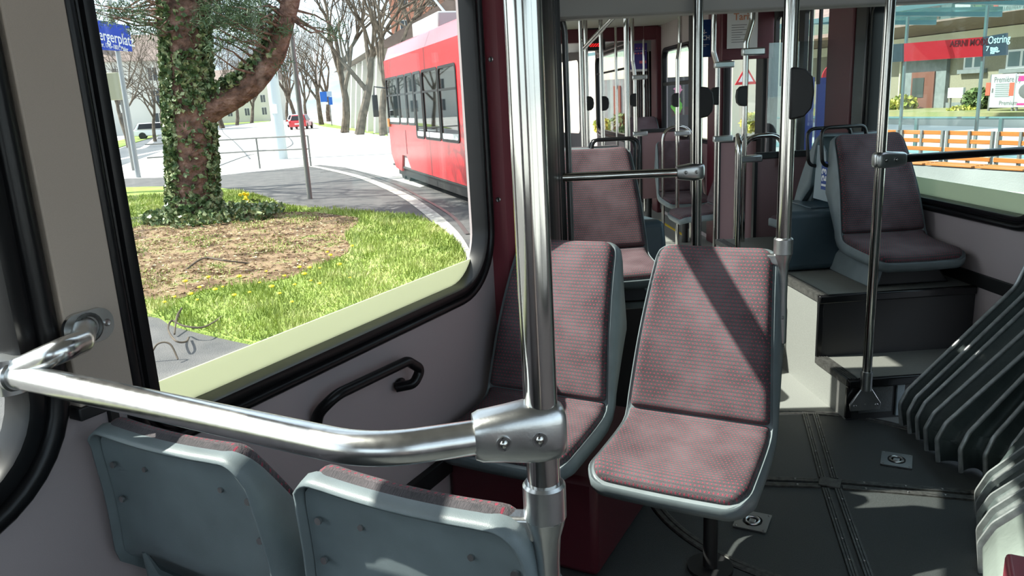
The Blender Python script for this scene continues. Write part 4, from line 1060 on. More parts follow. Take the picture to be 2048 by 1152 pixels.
# dandelions
df = MB(); df.tube([(0, 0, 0), (0, 0, .07)], .003, 5); dl0 = df.build('dandelion', GRB, None, S0)
MB().ball((0, 0, .078), .024, 8, (1, 1, .45)).build('flower_head', FLW, dl0)
fl_px = [(400, 583), (383, 600), (395, 604), (432, 590), (470, 600), (520, 570), (545, 586), (560, 594), (590, 576), (610, 560), (622, 566), (655, 512), (662, 520), (640, 540), (600, 545), (570, 560), (500, 590), (480, 565), (350, 600), (330, 612), (680, 540), (700, 560), (705, 500), (620, 545), (446, 578), (418, 566), (640, 575), (533, 548), (372, 575), (585, 610)]
for i, p in enumerate(fl_px):
    o_ = dl0 if i == 0 else copy_tree(dl0); q = g(*p, GZ+.06); o_.location = (q.x, q.y, GZ+.03); s_ = 1+.3*math.sin(i*2.3); o_.scale = (s_, s_, s_)
    tag(o_, 'yellow dandelion flowering in the grass of the lawn island', 'flower', 'dandelions in the grass')
# yellow daffodil clump by the trunk
q = g(487, 402, GZ+.2); t = thing('daffodil_clump', 'tuft of yellow daffodils right of the ivy trunk', 'flowers', (q.x, q.y, GZ+.03), S0, absolute=False)
mb = MB(); mf = MB()
for i in range(9):
    x, y = rng.uniform(-.10, .10), rng.uniform(-.1, .1); hh = rng.uniform(.15, .32); mb.tube([(x*.5, y*.5, 0), (x, y, hh)], .008, 5); mf.ball((x, y, hh), .035, 6)
mb.build('stems', GRB, t); mf.build('flower_heads', FLW, t)
# fallen bent twig on the asphalt
def twig(pls, label, r=.008, z=GZ+.01):
    o0 = g(*pls[0][0]); t = thing('fallen_twig', label, 'twig', (o0.x, o0.y, GZ), S0)
    for pl_ in pls:
        ps = [g(*p) for p in pl_]; m_ = len(ps); ps = [Vector((p.x, p.y, z+.02+.12*math.sin(math.pi*i/(m_-1)))) if m_ > 3 else Vector((p.x, p.y, z+.01)) for i, p in enumerate(ps)]
        MB().tube(catm3(ps, 5), r, 6).build('stem', BARKG, t)
    return t
twig([[(445, 638), (430, 660), (405, 680), (370, 682), (350, 675), (342, 690), (348, 705), (360, 710), (375, 700), (378, 682)], [(350, 675), (358, 658), (368, 650), (365, 645), (355, 650)]], 'curly fallen twig on the asphalt just outside the window')
twig([[(300, 725), (320, 722), (345, 721), (357, 726)]], 'short straight twig lying near the window edge', .007)
twig([[(372, 545), (410, 538), (450, 543), (500, 532)]], 'dry stick lying on the brown soil', .012)

# ------------------------------------------------------------------ ivy covered pine
def taper_tube(pts, rs, n=20, wob=.0, seed=1):
    rnd = random.Random(seed); P = catm3([Vector(p) for p in pts], 8); m = len(P); R = []
    for i in range(m):
        f = i/(m-1)*(len(rs)-1); k = min(int(f), len(rs)-2); R.append(rs[k]*(1-(f-k))+rs[k+1]*(f-k))
    mb = MB(); mb.tube(P, R, n)
    if wob:
        for i, v in enumerate(mb.v):
            j = i//n; c = P[min(j, m-1)]; s = 1+wob*math.sin((i % n)*2.1+j*.35)*.6+wob*rnd.uniform(-.5, .5); mb.v[i] = tuple(c+(Vector(v)-c)*s)
    return mb, P, R
tb = g(397, 442); TD = tb.y
def tp(px, py): # point on the vertical plane through the trunk, facing the viewer
    r = ray(px, py); return EP+r*(TD/r.y)
tree = thing('pine_tree', 'large ivy covered pine with a long forked limb on the lawn island', 'tree', (tb.x, tb.y, GZ), S0)
tr_pts = [tp(398, 447), tp(393, 430), tp(388, 400), tp(386, 340), tp(382, 270), tp(376, 190), tp(372, 100), tp(366, 0), tp(350, -220), tp(345, -520)]
def pxr(w, p): return w*p.y/1575/2
mb, TP, TR = taper_tube(tr_pts, [pxr(130, tb), pxr(104, tb), pxr(92, tb), pxr(88, tb), pxr(88, tb), pxr(86, tb), pxr(84, tb), pxr(84, tb), pxr(76, tb), pxr(50, tb)], 28, .05)
mb.build('trunk', BARK, tree)
br_pts = [tp(405, 225), tp(432, 212), tp(470, 190), tp(510, 160), tp(545, 115), tp(565, 60), tp(582, 0), tp(600, -90), tp(640, -200)]
mb, BP, BR = taper_tube(br_pts, [pxr(60, tb), pxr(52, tb), pxr(50, tb), pxr(46, tb), pxr(42, tb), pxr(38, tb), pxr(34, tb), pxr(28, tb), pxr(16, tb)], 18, .05, 2)
mb.build('forked_limb', BARK, tree)
def leaves(centres, size, name, m, parent, seed=3, flatn=None):
    rnd = np.random.default_rng(seed); n = len(centres); C = np.array(centres); 
    A = rnd.normal(size=(n, 3)); A /= np.linalg.norm(A, axis=1)[:, None]; B = rnd.normal(size=(n, 3)); B -= A*(A*B).sum(1)[:, None]; B /= np.linalg.norm(B, axis=1)[:, None]
    s = size*rnd.uniform(.6, 1.3, n)[:, None]; V = np.zeros((n*4, 3))
    V[0::4] = C-A*s; V[1::4] = C+B*s*.7; V[2::4] = C+A*s; V[3::4] = C-B*s*.7
    o = ORG.get(parent.name) if parent else None
    if o is not None: V -= np.array(o)
    me = D.meshes.new(name); me.vertices.add(n*4); me.vertices.foreach_set('co', V.ravel()); me.loops.add(n*4); me.loops.foreach_set('vertex_index', np.arange(n*4, dtype=np.int32))
    me.polygons.add(n); me.polygons.foreach_set('loop_start', np.arange(0, n*4, 4, dtype=np.int32)); me.polygons.foreach_set('loop_total', np.full(n, 4, np.int32)); me.update()
    me.materials.append(m); ob = D.objects.new(name, me); COL.objects.link(ob)
    if parent: ob.parent = parent
    return ob
cs = []; R_ = random.Random(11)
dens = lambda z, ang: 1.0
for _ in range(15000):
    i = R_.randrange(0, len(TP)-14); c = TP[i].lerp(TP[i+1], R_.random()); r = TR[i]*(1.02+.14*R_.random()); a = R_.uniform(0, 2*math.pi)
    fx = math.cos(a); z = c.z
    # the right front is bare on two stretches, the left flank is thick with ivy
    px_side = fx
    p = .95 if px_side < -.25 else (.6 if px_side > .85 else .13)
    if 1.6 < z < 2.5 and px_side > -.1: p = .95
    if z > 3.6: p = .8 if px_side < .3 else .4
    if z > 4.1: p = .95
    if z < .1: p = .55
    if R_.random() > p: continue
    cs.append((c.x+math.cos(a)*r, c.y+math.sin(a)*r, c.z+R_.uniform(-.1, .1)))
for _ in range(1600):
    i = R_.randrange(0, len(BP)//2+6); c = BP[i]; r = BR[i]*(1.05+.5*R_.random()); a = R_.uniform(.15*math.pi, 1.15*math.pi)
    cs.append((c.x+math.cos(a)*r*.8-.02, c.y+R_.uniform(-1, 1)*r, c.z+math.sin(a)*r*.8+.06))
for _ in range(1700):   # ivy on the ground round the foot
    a = R_.uniform(0, 6.28); r = R_.uniform(.4, .95)*(1.6 if math.cos(a) > 0 else 1.); cs.append((tb.x+math.cos(a)*r, tb.y+math.sin(a)*r*.8, GZ+.04+R_.random()*.18))
leaves(cs, .052, 'ivy', IVY, tree)
# needle crown: clusters of tufts
cs = []; tw = MB()
for (cx_, cy_, rx, ry, n_) in ((235, 25, 50, 20, 12), (290, 12, 40, 25, 12), (300, 60, 20, 18, 5), (445, 30, 60, 35, 40), (500, 55, 55, 32, 36), (440, 100, 30, 20, 6), (540, 30, 30, 25, 10), (480, 15, 70, 25, 36), (265, 55, 12, 10, 2), (650, 60, 30, 15, 5), (300, -60, 160, 60, 50), (520, -60, 120, 60, 40), (560, 130, 8, 6, 1), (400, -150, 260, 50, 50)):
    for _ in range(n_):
        q = tp(cx_+R_.gauss(0, rx*.6), cy_+R_.gauss(0, ry*.6)); q = EP+(q-EP)*R_.uniform(.9, 1.12)
        for _ in range(46): d_ = Vector((R_.gauss(0, 1), R_.gauss(0, 1), R_.gauss(0, .8))); cs.append(tuple(q+d_*.085))
        src = min((BP+TP), key=lambda p: (p-q).length)
        if R_.random() < .6: mid = src.lerp(q, .55)+Vector((0, 0, R_.uniform(-.15, .2))); tw.tube([src, mid, q], [.03, .015, .006], 5)
tw.build('twigs', BARK, tree)
ob = leaves(cs, .065, 'needle_foliage', NEED, tree, 8)
me = ob.data; V = np.zeros(len(me.vertices)*3); me.vertices.foreach_get('co', V); V = V.reshape(-1, 4, 3); mid = (V[:, 1]+V[:, 3])/2
V[:, 1] = mid+(V[:, 1]-mid)*.16; V[:, 3] = mid+(V[:, 3]-mid)*.16; me.vertices.foreach_set('co', V.ravel()); me.update()

# ------------------------------------------------------------------ street furniture left
GREY = mat('galvanised_pole', (.20, .20, .19), .5, .2); PALE = mat('pale_grey_mast', (.50, .56, .58), .5)
def spole(px, py, w, ztop, name, label, m, toppx=None):
    b = g(px, py); t = thing(name, label, 'pole', (b.x, b.y, GZ), S0); r = w*b.y/1575/2
    MB().tube([(b.x, b.y, GZ), (b.x, b.y, ztop)], [r, r*.85], 20).build('post', m, t); return t, b, r
t, b, r = spole(620, 398, 10, 9, 'street_pole', 'dark grey steel pole standing on the footway right of the big pine', GREY)
t, b, r = spole(564, 318, 24, 12, 'mast', 'thick pale grey mast behind the railing', PALE)
MB().box(b.x-.14, b.x+.1, b.y-r-.012, b.y-r*.8, GZ+1.75, GZ+2.1).build('sticker', WHITE, t)
t, b, r = spole(277, 355, 10, 6.2, 'street_pole', 'grey pole carrying the blue street name sign', mat('sign_post_grey', (.33, .35, .36), .5, .3))
def sp(px, py, y=None): 
    rr = ray(px, py); return EP+rr*((y or b.y-.12)/rr.y)
SB = mat('street_sign_blue', (.005, .045, .42), .35)
c0 = sp(190, 38); c1 = sp(258, 52); c2 = sp(264, 103); c3 = sp(195, 97)
t2 = thing('street_sign', 'blue enamel street name sign reading ergerplatz', 'sign', tuple(c3), S0)
ll = Vector((c0.x-.35, c0.y, c0.z+.07)); l3 = Vector((c3.x-.35, c3.y, c3.z+.0))
MB().prism([ll, c1, c2, l3], (0, .03, 0)).build('sign_plate', SB, t2)
ux = (c1-c0).normalized(); uz = (c1-c2).normalized()
def sgn_to3(o): return lambda x, y, h: o+ux*x+Vector((0, 0, 1))*y+Vector((0, -.006-h, 0))
text_mb('ergerplatz', .46, sgn_to3(sp(199, 79)+Vector((0, -.0, 0))), depth=.003, xs=.57, bold=.004).build('street_name', WHITE, t2)
text_mb('ger, 1745–1801, Maler', .19, sgn_to3(sp(200, 92)), depth=.003, xs=.50, bold=.002).build('small_line', WHITE, t2)
# yellow-grey box behind the pole
q = sp(232, 200, 28); t = thing('signal_box', 'tall narrow olive grey box mounted beside the sign pole', 'box', (q.x, 28, GZ), S0)
z0, z1 = sp(232, 200, 28).z, sp(232, 145, 28).z
MB().box(q.x-.25, q.x+.25, 27.9, 28.3, z0, z1).build('box_body', mat('olive_grey', (.30, .30, .20), .6), t, bevel=.02); MB().cyl((q.x+.1, 28.2, GZ), (q.x+.1, 28.2, z0), .05).build('leg', GREY, t)
# railing
rl = thing('railing', 'low pipe railing with two rails running behind the tree to the dark pole', 'railing', tuple(g(520, 337)), S0)
pL, pR = g(385, 342), g(622, 333); 
for k in range(3):
    p = [g(622, 333), g(520, 337), g(400, 345)][k]; MB().cyl((p.x, p.y, GZ), (p.x, p.y, GZ+1.0), .03, 10).build('post', GREY, rl)
for hgt_ in (1.0, .58): 
    MB().tube([Vector((p.x, p.y, GZ+hgt_)) for p in (g(622, 333), g(520, 337), g(400, 345), g(300, 352))], .025, 8).build('rail', GREY, rl)

# ------------------------------------------------------------------ third car of the tram, seen from outside through the window
car = thing('tram_car', 'red front car of the tram seen from outside through the large window', 'tram', tuple(P3), S0)
LC = 7.6; HW = 1.17; S3i = S3
def m3(mb): mb.v = [tuple(S3 @ Vector(p)) for p in mb.v]; return mb
B0 = .45
def side(x, th, sg):
    hs = [rrect(.75, 1.95, .78, 2.10, .08), rrect(2.05, 3.3, .78, 2.10, .08), rrect(3.42, 4.1, .78, 2.10, .06), rrect(4.2, 4.9, 1.05, 2.10, .06), rrect(5.0, 5.75, 1.05, 2.10, .06), rrect(5.85, 7.2, 1.05, 2.10, .1)]
    out = [(B0, .02), (5.0, .02), (5.4, .30), (5.9, .30), (6.1, -.1), (6.8, -.05), (7.3, .28), (7.3, 2.55), (B0, 2.55)]
    if sg > 0: hs = [h for h in hs]
    return plate(out, hs, lambda a, b, h: (x+h, a, b), th), hs
mb, hs = side(-HW, .05, -1); b_ = m3(mb).build('left_side', REDT, car)
for i, h_ in enumerate(hs):
    xs_ = [p[0] for p in h_]; zs_ = [p[1] for p in h_]
    fm = plate(rrect(min(xs_)-.03, max(xs_)+.03, min(zs_)-.03, max(zs_)+.03, .09), [rrect(min(xs_)+.02, max(xs_)-.02, min(zs_)+.02, max(zs_)-.02, .08)], lambda a, b, h: (-HW-.03+h, a, b), .02)
    f_ = m3(fm).build('side_window', BLK, car)
    m3(MB().box(-HW-.02, -HW-.012, min(xs_), max(xs_), min(zs_), max(zs_))).build('pane', MATS.get('tram_pane') or glassmat('tram_pane', (.55, .62, .6), .25, .02, .18), f_)
    m3(MB().box(-HW-.045, -HW-.03, min(xs_), max(xs_), max(zs_)-.42, max(zs_)-.38)).build('transom', BLK, f_)
    m3(MB().box(-HW-.028, -HW-.022, min(xs_)+.04, max(xs_)-.04, min(zs_)+.02, min(zs_)+.12)).build('cream_band', mat('pale_band', (.62, .66, .66), .5), f_)
mb, hs2 = side(HW, .05, 1); m3(mb).build('right_side', REDT, car)
for sx_ in (-1, 1): m3(plate([(B0, .02), (7.2, .02), (7.2, 2.3), (B0, 2.3)], hs, lambda a, b, h: (sx_*(HW-.035)+h, a, b), .01)).build('inner_lining', WALL, car)
m3(MB().box(-HW, HW, B0, 7.3, -.02, .02)).build('car_floor', FLOOR, car)
m3(MB().box(-HW+.02, HW-.02, 4.95, 5.0, .02, .6)).build('step_panel', FLOOR, car)
rf = MB(); rf.prism([(-HW-.01, B0, 2.53), (-HW+.12, B0, 2.86), (-HW+.35, B0, 2.95), (HW-.35, B0, 2.95), (HW-.12, B0, 2.86), (HW+.01, B0, 2.53), (HW-.03, B0, 2.5), (-HW+.03, B0, 2.5)], (0, 6.9, 0)); m3(rf).build('roof', mat('roof_red_grey', (.42, .05, .06), .35, coat=.8), car, bevel=.02)
ns = MB(); ns.hexa([(-HW, 7.3, .25), (HW, 7.3, .25), (HW-.25, 7.75, .3), (-HW+.25, 7.75, .3), (-HW, 7.3, 1.05), (HW, 7.3, 1.05), (HW-.22, 7.8, 1.05), (-HW+.22, 7.8, 1.05)]); m3(ns).build('nose', REDT, car, bevel=.05)
ns = MB(); ns.hexa([(-HW+.02, 7.28, 1.05), (HW-.02, 7.28, 1.05), (HW-.24, 7.78, 1.05), (-HW+.24, 7.78, 1.05), (-HW+.1, 7.28, 2.4), (HW-.1, 7.28, 2.4), (HW-.3, 7.55, 2.4), (-HW+.3, 7.55, 2.4)]); m3(ns).build('windscreen', BLKG, car, bevel=.03)
m3(MB().box(-HW-.06, -HW-.02, 7.1, 7.28, .95, 1.15)).build('turn_lamp', mat('orange_lens', (.8, .25, .02), .3), car)
m3(MB().tube([(-HW-.02, 7.35, 1.9), (-HW-.28, 7.5, 1.95), (-HW-.30, 7.5, 1.75)], .02, 8)).build('mirror_arm', BLK, car)
m3(MB().box(-HW-.36, -HW-.22, 7.46, 7.54, 1.2, 1.75)).build('mirror', BLK, car, bevel=.02)
for y in (6.1, 6.7):
    w_ = MB(); w_.tube([(-HW+.12, y, .0), (-HW+.26, y, .0)], .33, 24); m3(w_).build('wheel', BLK, car)
m3(MB().box(-HW+.06, HW-.1, .6, 6.9, -.22, .01)).build('underframe', BLK, car); m3(MB().box(-HW+.30, HW-.3, 5.3, 7.3, -.1, .42)).build('wheel_well', BLK, car)
m3(MB().box(-HW-.029, -HW-.024, 5.3, 5.36, .35, .9)).build('panel_joint', REDX, car)
m3(MB().box(-.7, .7, 3.6, 6.0, 2.95, 3.3)).build('roof_equipment', mat('roof_grey', (.35, .36, .37), .5), car, bevel=.04)
pg = MB()
for s_ in (-.45, .45): pg.tube([(s_, 3.9, 3.3), (s_*.9, 5.0, 3.75), (s_*.7, 4.1, 4.9)], .03, 8)
pg.tube([(-.5, 4.1, 4.92), (.5, 4.1, 4.92)], .03, 8); m3(pg).build('pantograph', mat('pantograph_metal', (.4, .42, .44), .4, .7), car)
m3(MB().box(-HW+.04, HW-.04, B0, 7.2, 2.25, 2.3)).build('inner_ceiling', CEIL, car)

# ------------------------------------------------------------------ bare trees
def bare_tree(seed, H=14, r0=.28, spread=.5, depth=5, wide=.6, nseg=4, trunkf=.34):
    rnd = random.Random(seed); tk = MB(); bs = MB()
    def grow(p, d, L, r, lev):
        pts = [p]; q = p.copy(); dd = d.copy()
        ns = 4 if lev < 2 else 3
        for i in range(ns):
            dd = (dd+Vector((rnd.gauss(0, .13), rnd.gauss(0, .13), rnd.gauss(.03, .08)))).normalized(); q = q+dd*L/ns; pts.append(q.copy())
        rs = [r*(1-.45*i/ns) for i in range(ns+1)]
        (tk if lev == 0 else bs).tube(pts, rs, 10 if lev == 0 else (6 if lev < 3 else 3), cap=False)
        if lev >= depth: return
        nb = 4 if lev == 0 else (3 if lev < 4 else 3)
        for k_ in range(nb):
            f = 1. if k_ == 0 else rnd.uniform(.45, .95); i = min(int(f*ns), ns-1); b0 = pts[i].lerp(pts[i+1], f*ns-i) if f < 1 else pts[-1]
            a = rnd.uniform(0, 6.283); sp_ = rnd.uniform(.4, 1.)*wide*(1. if k_ else .4)
            s1 = dd.cross(Vector((.3, .5, .2))).normalized(); s2 = dd.cross(s1)
            nd = (dd+(s1*math.cos(a)+s2*math.sin(a))*sp_*1.4+Vector((0, 0, .12))).normalized()
            grow(b0, nd, L*rnd.uniform(.62, .82), max(r*.52, .01), lev+1)
    grow(Vector((0, 0, 0)), Vector((0, 0, 1)), H*trunkf, r0, 0); return tk, bs
protos = []
def mk_tree(seed, label, x, y, **kw):
    t = thing('bare_tree', label, 'tree', (x, y, GZ), S0, 0, 'leafless street trees', absolute=False)
    tk, bs = bare_tree(seed, **kw); tk.build('trunk', BARKG, t, fix=False); bs.build('branches', BARKG, t, fix=False); protos.append(t); return t
def gx(px, y): r = ray(px, 220); return (r*(y/r.y)).x
mk_tree(1, 'leafless street tree with a thick trunk beside the pale hall, leftmost of three', gx(685, 60), 60, H=15, r0=.34, wide=.8)
mk_tree(2, 'leafless street tree in the middle before the pale hall', gx(714, 54), 54, H=15, r0=.34, wide=.75)
mk_tree(3, 'leaning leafless tree just left of the red tram car', gx(762, 50), 50, H=16, r0=.26, wide=.75)
mk_tree(4, 'slim pollarded tree before the white house at the far left', gx(300, 62), 62, H=9, r0=.15, wide=.8)
def ct(i, label, x, y, rot, s):
    c = copy_tree(protos[i]); c.matrix_world = Matrix.Translation((x, y, GZ)) @ Matrix.Rotation(rot, 4, 'Z') @ Matrix.Scale(s, 4); c['label'] = label
ct(3, 'slim pollarded tree between the sign pole and the ivy trunk', gx(322, 66), 66, 1.2, 1.05)
ct(3, 'slim pollarded tree beside the left window post', gx(246, 52), 52, 2.2, 1.1)
ct(3, 'small bare tree over the parked white car', gx(345, 75), 75, 3.2, 1.1)
ct(1, 'bare tree left of the lawn island, hidden behind the post between the windows', -12.5, 19, .7, .8)
ct(0, 'bare tree behind the red tram car roof', gx(850, 62), 62, 1., 1.15)
ct(1, 'bare tree rising behind the tram pantograph', gx(800, 75), 75, 2.4, 1.3)
for k_, (px, y) in enumerate(((470, 130), (500, 150), (590, 110), (640, 95), (655, 120), (572, 140), (612, 135), (440, 110))):
    ct(k_ % 3, ['bare tree on the left verge of the far road', 'bare tree near the far apartment house', 'bare tree above the parked cars', 'bare tree beside the blue road sign', 'bare tree behind the blue road sign', 'bare tree right of the pale mast', 'bare tree behind the dark pole', 'bare tree seen under the forked pine limb'][k_], gx(px, y), y, k_*1.3, .95+.1*(k_ % 3))
# hill backdrop
hl_ = MB(); nx = 60; hv = []; 
for j in range(4):
    for i in range(nx+1):
        x = -420+i*14; hh = [0, .45, .85, 1.][j]*(62+22*math.sin(i*.16+1.)+7*math.sin(i*.55)); hv.append((x, 480+j*55, GZ-1+hh))
hl_.add(hv, [(j*(nx+1)+i, j*(nx+1)+i+1, (j+1)*(nx+1)+i+1, (j+1)*(nx+1)+i) for j in range(3) for i in range(nx)])
o_ = hl_.build('hill', nmat('wooded_hill', [(.35, (.20, .24, .27)), (.65, (.30, .33, .36))], .05, 1.), None, S0); struct(o_)

# ------------------------------------------------------------------ buildings left
PLW = mat('white_render', (.66, .65, .60), .8, noise=.05, nscale=.3); PLC = mat('cream_render', (.55, .52, .45), .8, noise=.06, nscale=.4)
TILE = mat('brown_roof_tiles', (.20, .15, .13), .8, noise=.2, nscale=2.); WGL = mat('dark_window_pane', (.05, .06, .07), .15)
def building(name, label, x0, y0, yaw, L, dep, H, wallm, rows, cols, roofh=3.5, winw=1.0, winh=1.5, mw=PLW, z0=1.0, storey=3.):
    M_ = Matrix.Translation((x0, y0, GZ)) @ fr(yaw); t = D.objects.new(name, None); COL.objects.link(t); t.matrix_world = M_; tag(t, label, 'building')
    # local: facade at x=0 facing -x, runs along +y, depth +x
    MB().box(0, dep, 0, L, 0, H).build('wall', wallm, t, local=True)
    rfm = MB(); rfm.prism([(-.5, -.4, H), (dep/2, -.4, H+roofh), (dep+.5, -.4, H)], (0, L+.8, 0)); rfm.build('roof', TILE, t, local=True)
    for r_ in range(rows):
        for c_ in range(cols):
            yy = (c_+.5)*L/cols; zz = z0+r_*storey
            f = MB().box(-.05, .03, yy-winw/2-.08, yy+winw/2+.08, zz-.08, zz+winh+.08).build('window', mw, t, local=True)
            MB().box(-.06, -.045, yy-winw/2, yy-.04, zz, zz+winh).box(-.06, -.045, yy+.04, yy+winw/2, zz, zz+winh).build('pane', WGL, f, local=True)
    return t, M_
# terrace at far left, facade turned to the road
bx = g(232, 262)
t, M_ = building('apartment_building', 'long white apartment house with a brown tiled roof behind the sign pole', gx(350, 98), 98, -112, 46, 12, 8.6, PLW, 3, 12, 3.6, z0=.9, storey=2.7)
MB().box(2, 3.2, 8, 8.6, 9, 12.6).build('chimney', TILE, t, local=True)
for c_ in (12, 14, 16): MB().box(1.2, 1.9, c_, c_+.9, 9.6, 10.4).build('roof_light', PLW, t, local=True)
t, M_ = building('apartment_building', 'pale house closing the view at the end of the far road', gx(546, 170), 170, -90, 26, 12, 8.8, PLC, 3, 7, 2.6, z0=1.4, storey=2.6)
BRK = mat('salmon_brick', (.46, .20, .13), .85, noise=.08, nscale=3)
t, M_ = building('brick_building', 'tall salmon brick building above the red tram roof', gx(905, 95), 95, -88, 6.6, 14, 26, BRK, 7, 2, 3)
# hall with white fins
q = g(700, 235); hx = gx(686, 72)
t, M_ = building('hall', 'pale hall with tall windows and white slanted fins beside the red tram', gx(695, 74), 74, -30, 1, 1, 1, PLW, 0, 0, .01)
for ch in [o for o in D.objects if o.parent == t]: D.objects.remove(ch)
h0, h1 = Vector((gx(778, 54), 54)), Vector((gx(694, 84), 84)); hy = math.degrees(math.atan2((h1-h0).x, (h1-h0).y)); HL = (h1-h0).length
t.matrix_world = Matrix.Translation((h0.x, h0.y, GZ)) @ fr(hy)
MB().box(0, 9, 0, HL, 0, 5.6).build('wall', mat('hall_wall', (.42, .40, .36), .8), t, local=True)
MB().prism([(-.9, -1.2, 5.6), (4.5, -1.2, 8.6), (9.9, -1.2, 5.6)], (0, HL+2.4, 0)).build('roof', TILE, t, local=True)
for k_ in range(7):
    y = .8+k_*4.4
    MB().prism([(-1.0, y, 0), (0, y, 0), (0, y, 5.4), (-.35, y, 5.4)], (0, .8, 0)).build('fin', PLW, t, local=True)
    w_ = MB().box(-.06, 0, y+1.2, y+3.9, .6, 4.9).build('window', WGL, t, local=True)
    for z in (1.9, 3.4): MB().box(-.12, -.05, y+1.2, y+3.9, z, z+.1).build('glazing_bar', PLW, w_, local=True)
# verge, hedge
VG = nmat('verge_grass', [(.35, (.13, .20, .04)), (.65, (.26, .33, .09))], .6, .9)
def strip(name, px, m, h, label, cat, z=GZ):
    ps = [g(*p) for p in px]; o = MB().prism([(p.x, p.y, z) for p in ps], (0, 0, h)).build(name, m, None, S0); return tag(o, label, cat)
strip('grass_verge', [(640, 252), (775, 272), (775, 262), (700, 256), (650, 247), (625, 246)], VG, .05, 'green verge under the three bare trees beside the tram', 'grass verge')
strip('grass_verge', [(225, 300), (335, 266), (335, 258), (225, 285)], VG, .05, 'green verge along the far side of the side road', 'grass verge')
strip('grass_verge', [(430, 252), (540, 243), (540, 239), (430, 246)], VG, .05, 'green verge far along the left side of the road', 'grass verge')
hd_ = MB(); a = g(480, 243); b = g(538, 240); hd_.bar(Vector((a.x, a.y, GZ+.9)), Vector((b.x, b.y, GZ+.9)), 1.2, 1.8); tag(hd_.build('hedge', mat('hedge_green', (.07, .12, .04), .9, noise=.4, nscale=3), None, S0, bevel=.2), 'clipped hedge before the cream house at the end of the road', 'hedge')
# blue road sign
y = 88; c = Vector((gx(655, y), y, 0)); zt = (EP+ray(655, 183)*(y/ray(655, 183).y)).z; zb = (EP+ray(655, 208)*(y/ray(655, 208).y)).z
t = thing('road_sign', 'blue direction sign on a thin post left of the bare trees', 'sign', (c.x, y, GZ), S0)
MB().cyl((c.x+.3, y+.05, GZ), (c.x+.3, y+.05, zt), .06, 8).build('post', GREY, t)
SBL = mat('road_sign_blue', (.01, .12, .50), .5)
MB().box(c.x-.65, c.x+.1, y-.05, y, zb+.25, zt).build('left_panel', SBL, t); MB().box(c.x+.1, c.x+.65, y-.05, y, zt-.55, zt).build('pale_panel', mat('pale_sign', (.35, .45, .6), .5), t)
MB().box(c.x+.25, c.x+.65, y-.05, y, zb-.1, zt-.6).build('arrow_panel', SBL, t); MB().box(c.x-.5, c.x+.15, y-.05, y, zb-.05, zb+.2).build('white_panel', WHITE, t)
y = 70; b = g(643, 248); t, b, r = spole(643, 247, 6, 9, 'mast', 'slim pale mast left of the blue direction sign', PALE)
# cars
def mk_car(label, x, y, yaw, colr, name='car'):
    t = thing(name, label, 'car', (x, y, GZ), S0, -math.radians(yaw), absolute=False)
    m = mat('car_paint_%d' % int(colr[0]*1000+colr[2]*10), colr, .25, coat=.6)
    b_ = MB(); b_.hexa([(-.85, -2.1, .28), (.85, -2.1, .28), (.85, 2.1, .28), (-.85, 2.1, .28), (-.83, -2.15, .85), (.83, -2.15, .85), (.80, 2.1, .72), (-.80, 2.1, .72)]); b_.build('body', m, t, bevel=.09, seg=3)
    c_ = MB(); c_.hexa([(-.80, -2.0, .83), (.80, -2.0, .83), (.78, 1.0, .80), (-.78, 1.0, .80), (-.60, -1.6, 1.42), (.60, -1.6, 1.42), (.60, .3, 1.45), (-.60, .3, 1.45)]); cb = c_.build('cabin', m, t, bevel=.06, seg=3)
    w_ = MB(); w_.hexa([(-.66, -1.99, .92), (.66, -1.99, .92), (.66, -1.80, .92), (-.66, -1.80, .92), (-.54, -1.70, 1.34), (.54, -1.70, 1.34), (.54, -1.60, 1.34), (-.54, -1.60, 1.34)]); w_.build('rear_window', BLKG, cb)
    for s_ in (-1, 1):
        g_ = MB(); g_.hexa([(s_*.79, -1.7, .9), (s_*.81, -1.7, .9), (s_*.80, .75, .9), (s_*.78, .75, .9), (s_*.62, -1.5, 1.36), (s_*.65, -1.5, 1.36), (s_*.65, .25, 1.38), (s_*.62, .25, 1.38)]); g_.build('side_window', BLKG, cb)
        MB().box(s_*.72-.1, s_*.72+.1, -2.17, -2.12, .68, .84).build('tail_lamp', mat('tail_red', (.5, .01, .01), .3), t)
        for yy in (-1.35, 1.35): MB().tube([(s_*.68, yy, .31), (s_*.86, yy, .31)], .31, 18).build('wheel', BLK, t)
    MB().box(-.26, .26, -2.175, -2.15, .5, .62).build('number_plate', WHITE, t); return t
b = g(604, 258); mk_car('red hatchback driving away on the far pale road', b.x, b.y, -4, (.55, .02, .03))
b = g(590, 254); mk_car('silver car ahead of the red hatchback', b.x-.2, b.y+2, -4, (.55, .56, .57))
b = g(579, 251); mk_car('dark car leading the short queue', b.x-.2, b.y+6, -5, (.04, .05, .08))
mk_car('white car parked before the white house, left of the ivy trunk', gx(311, 72), 72, 70, (.7, .7, .7))

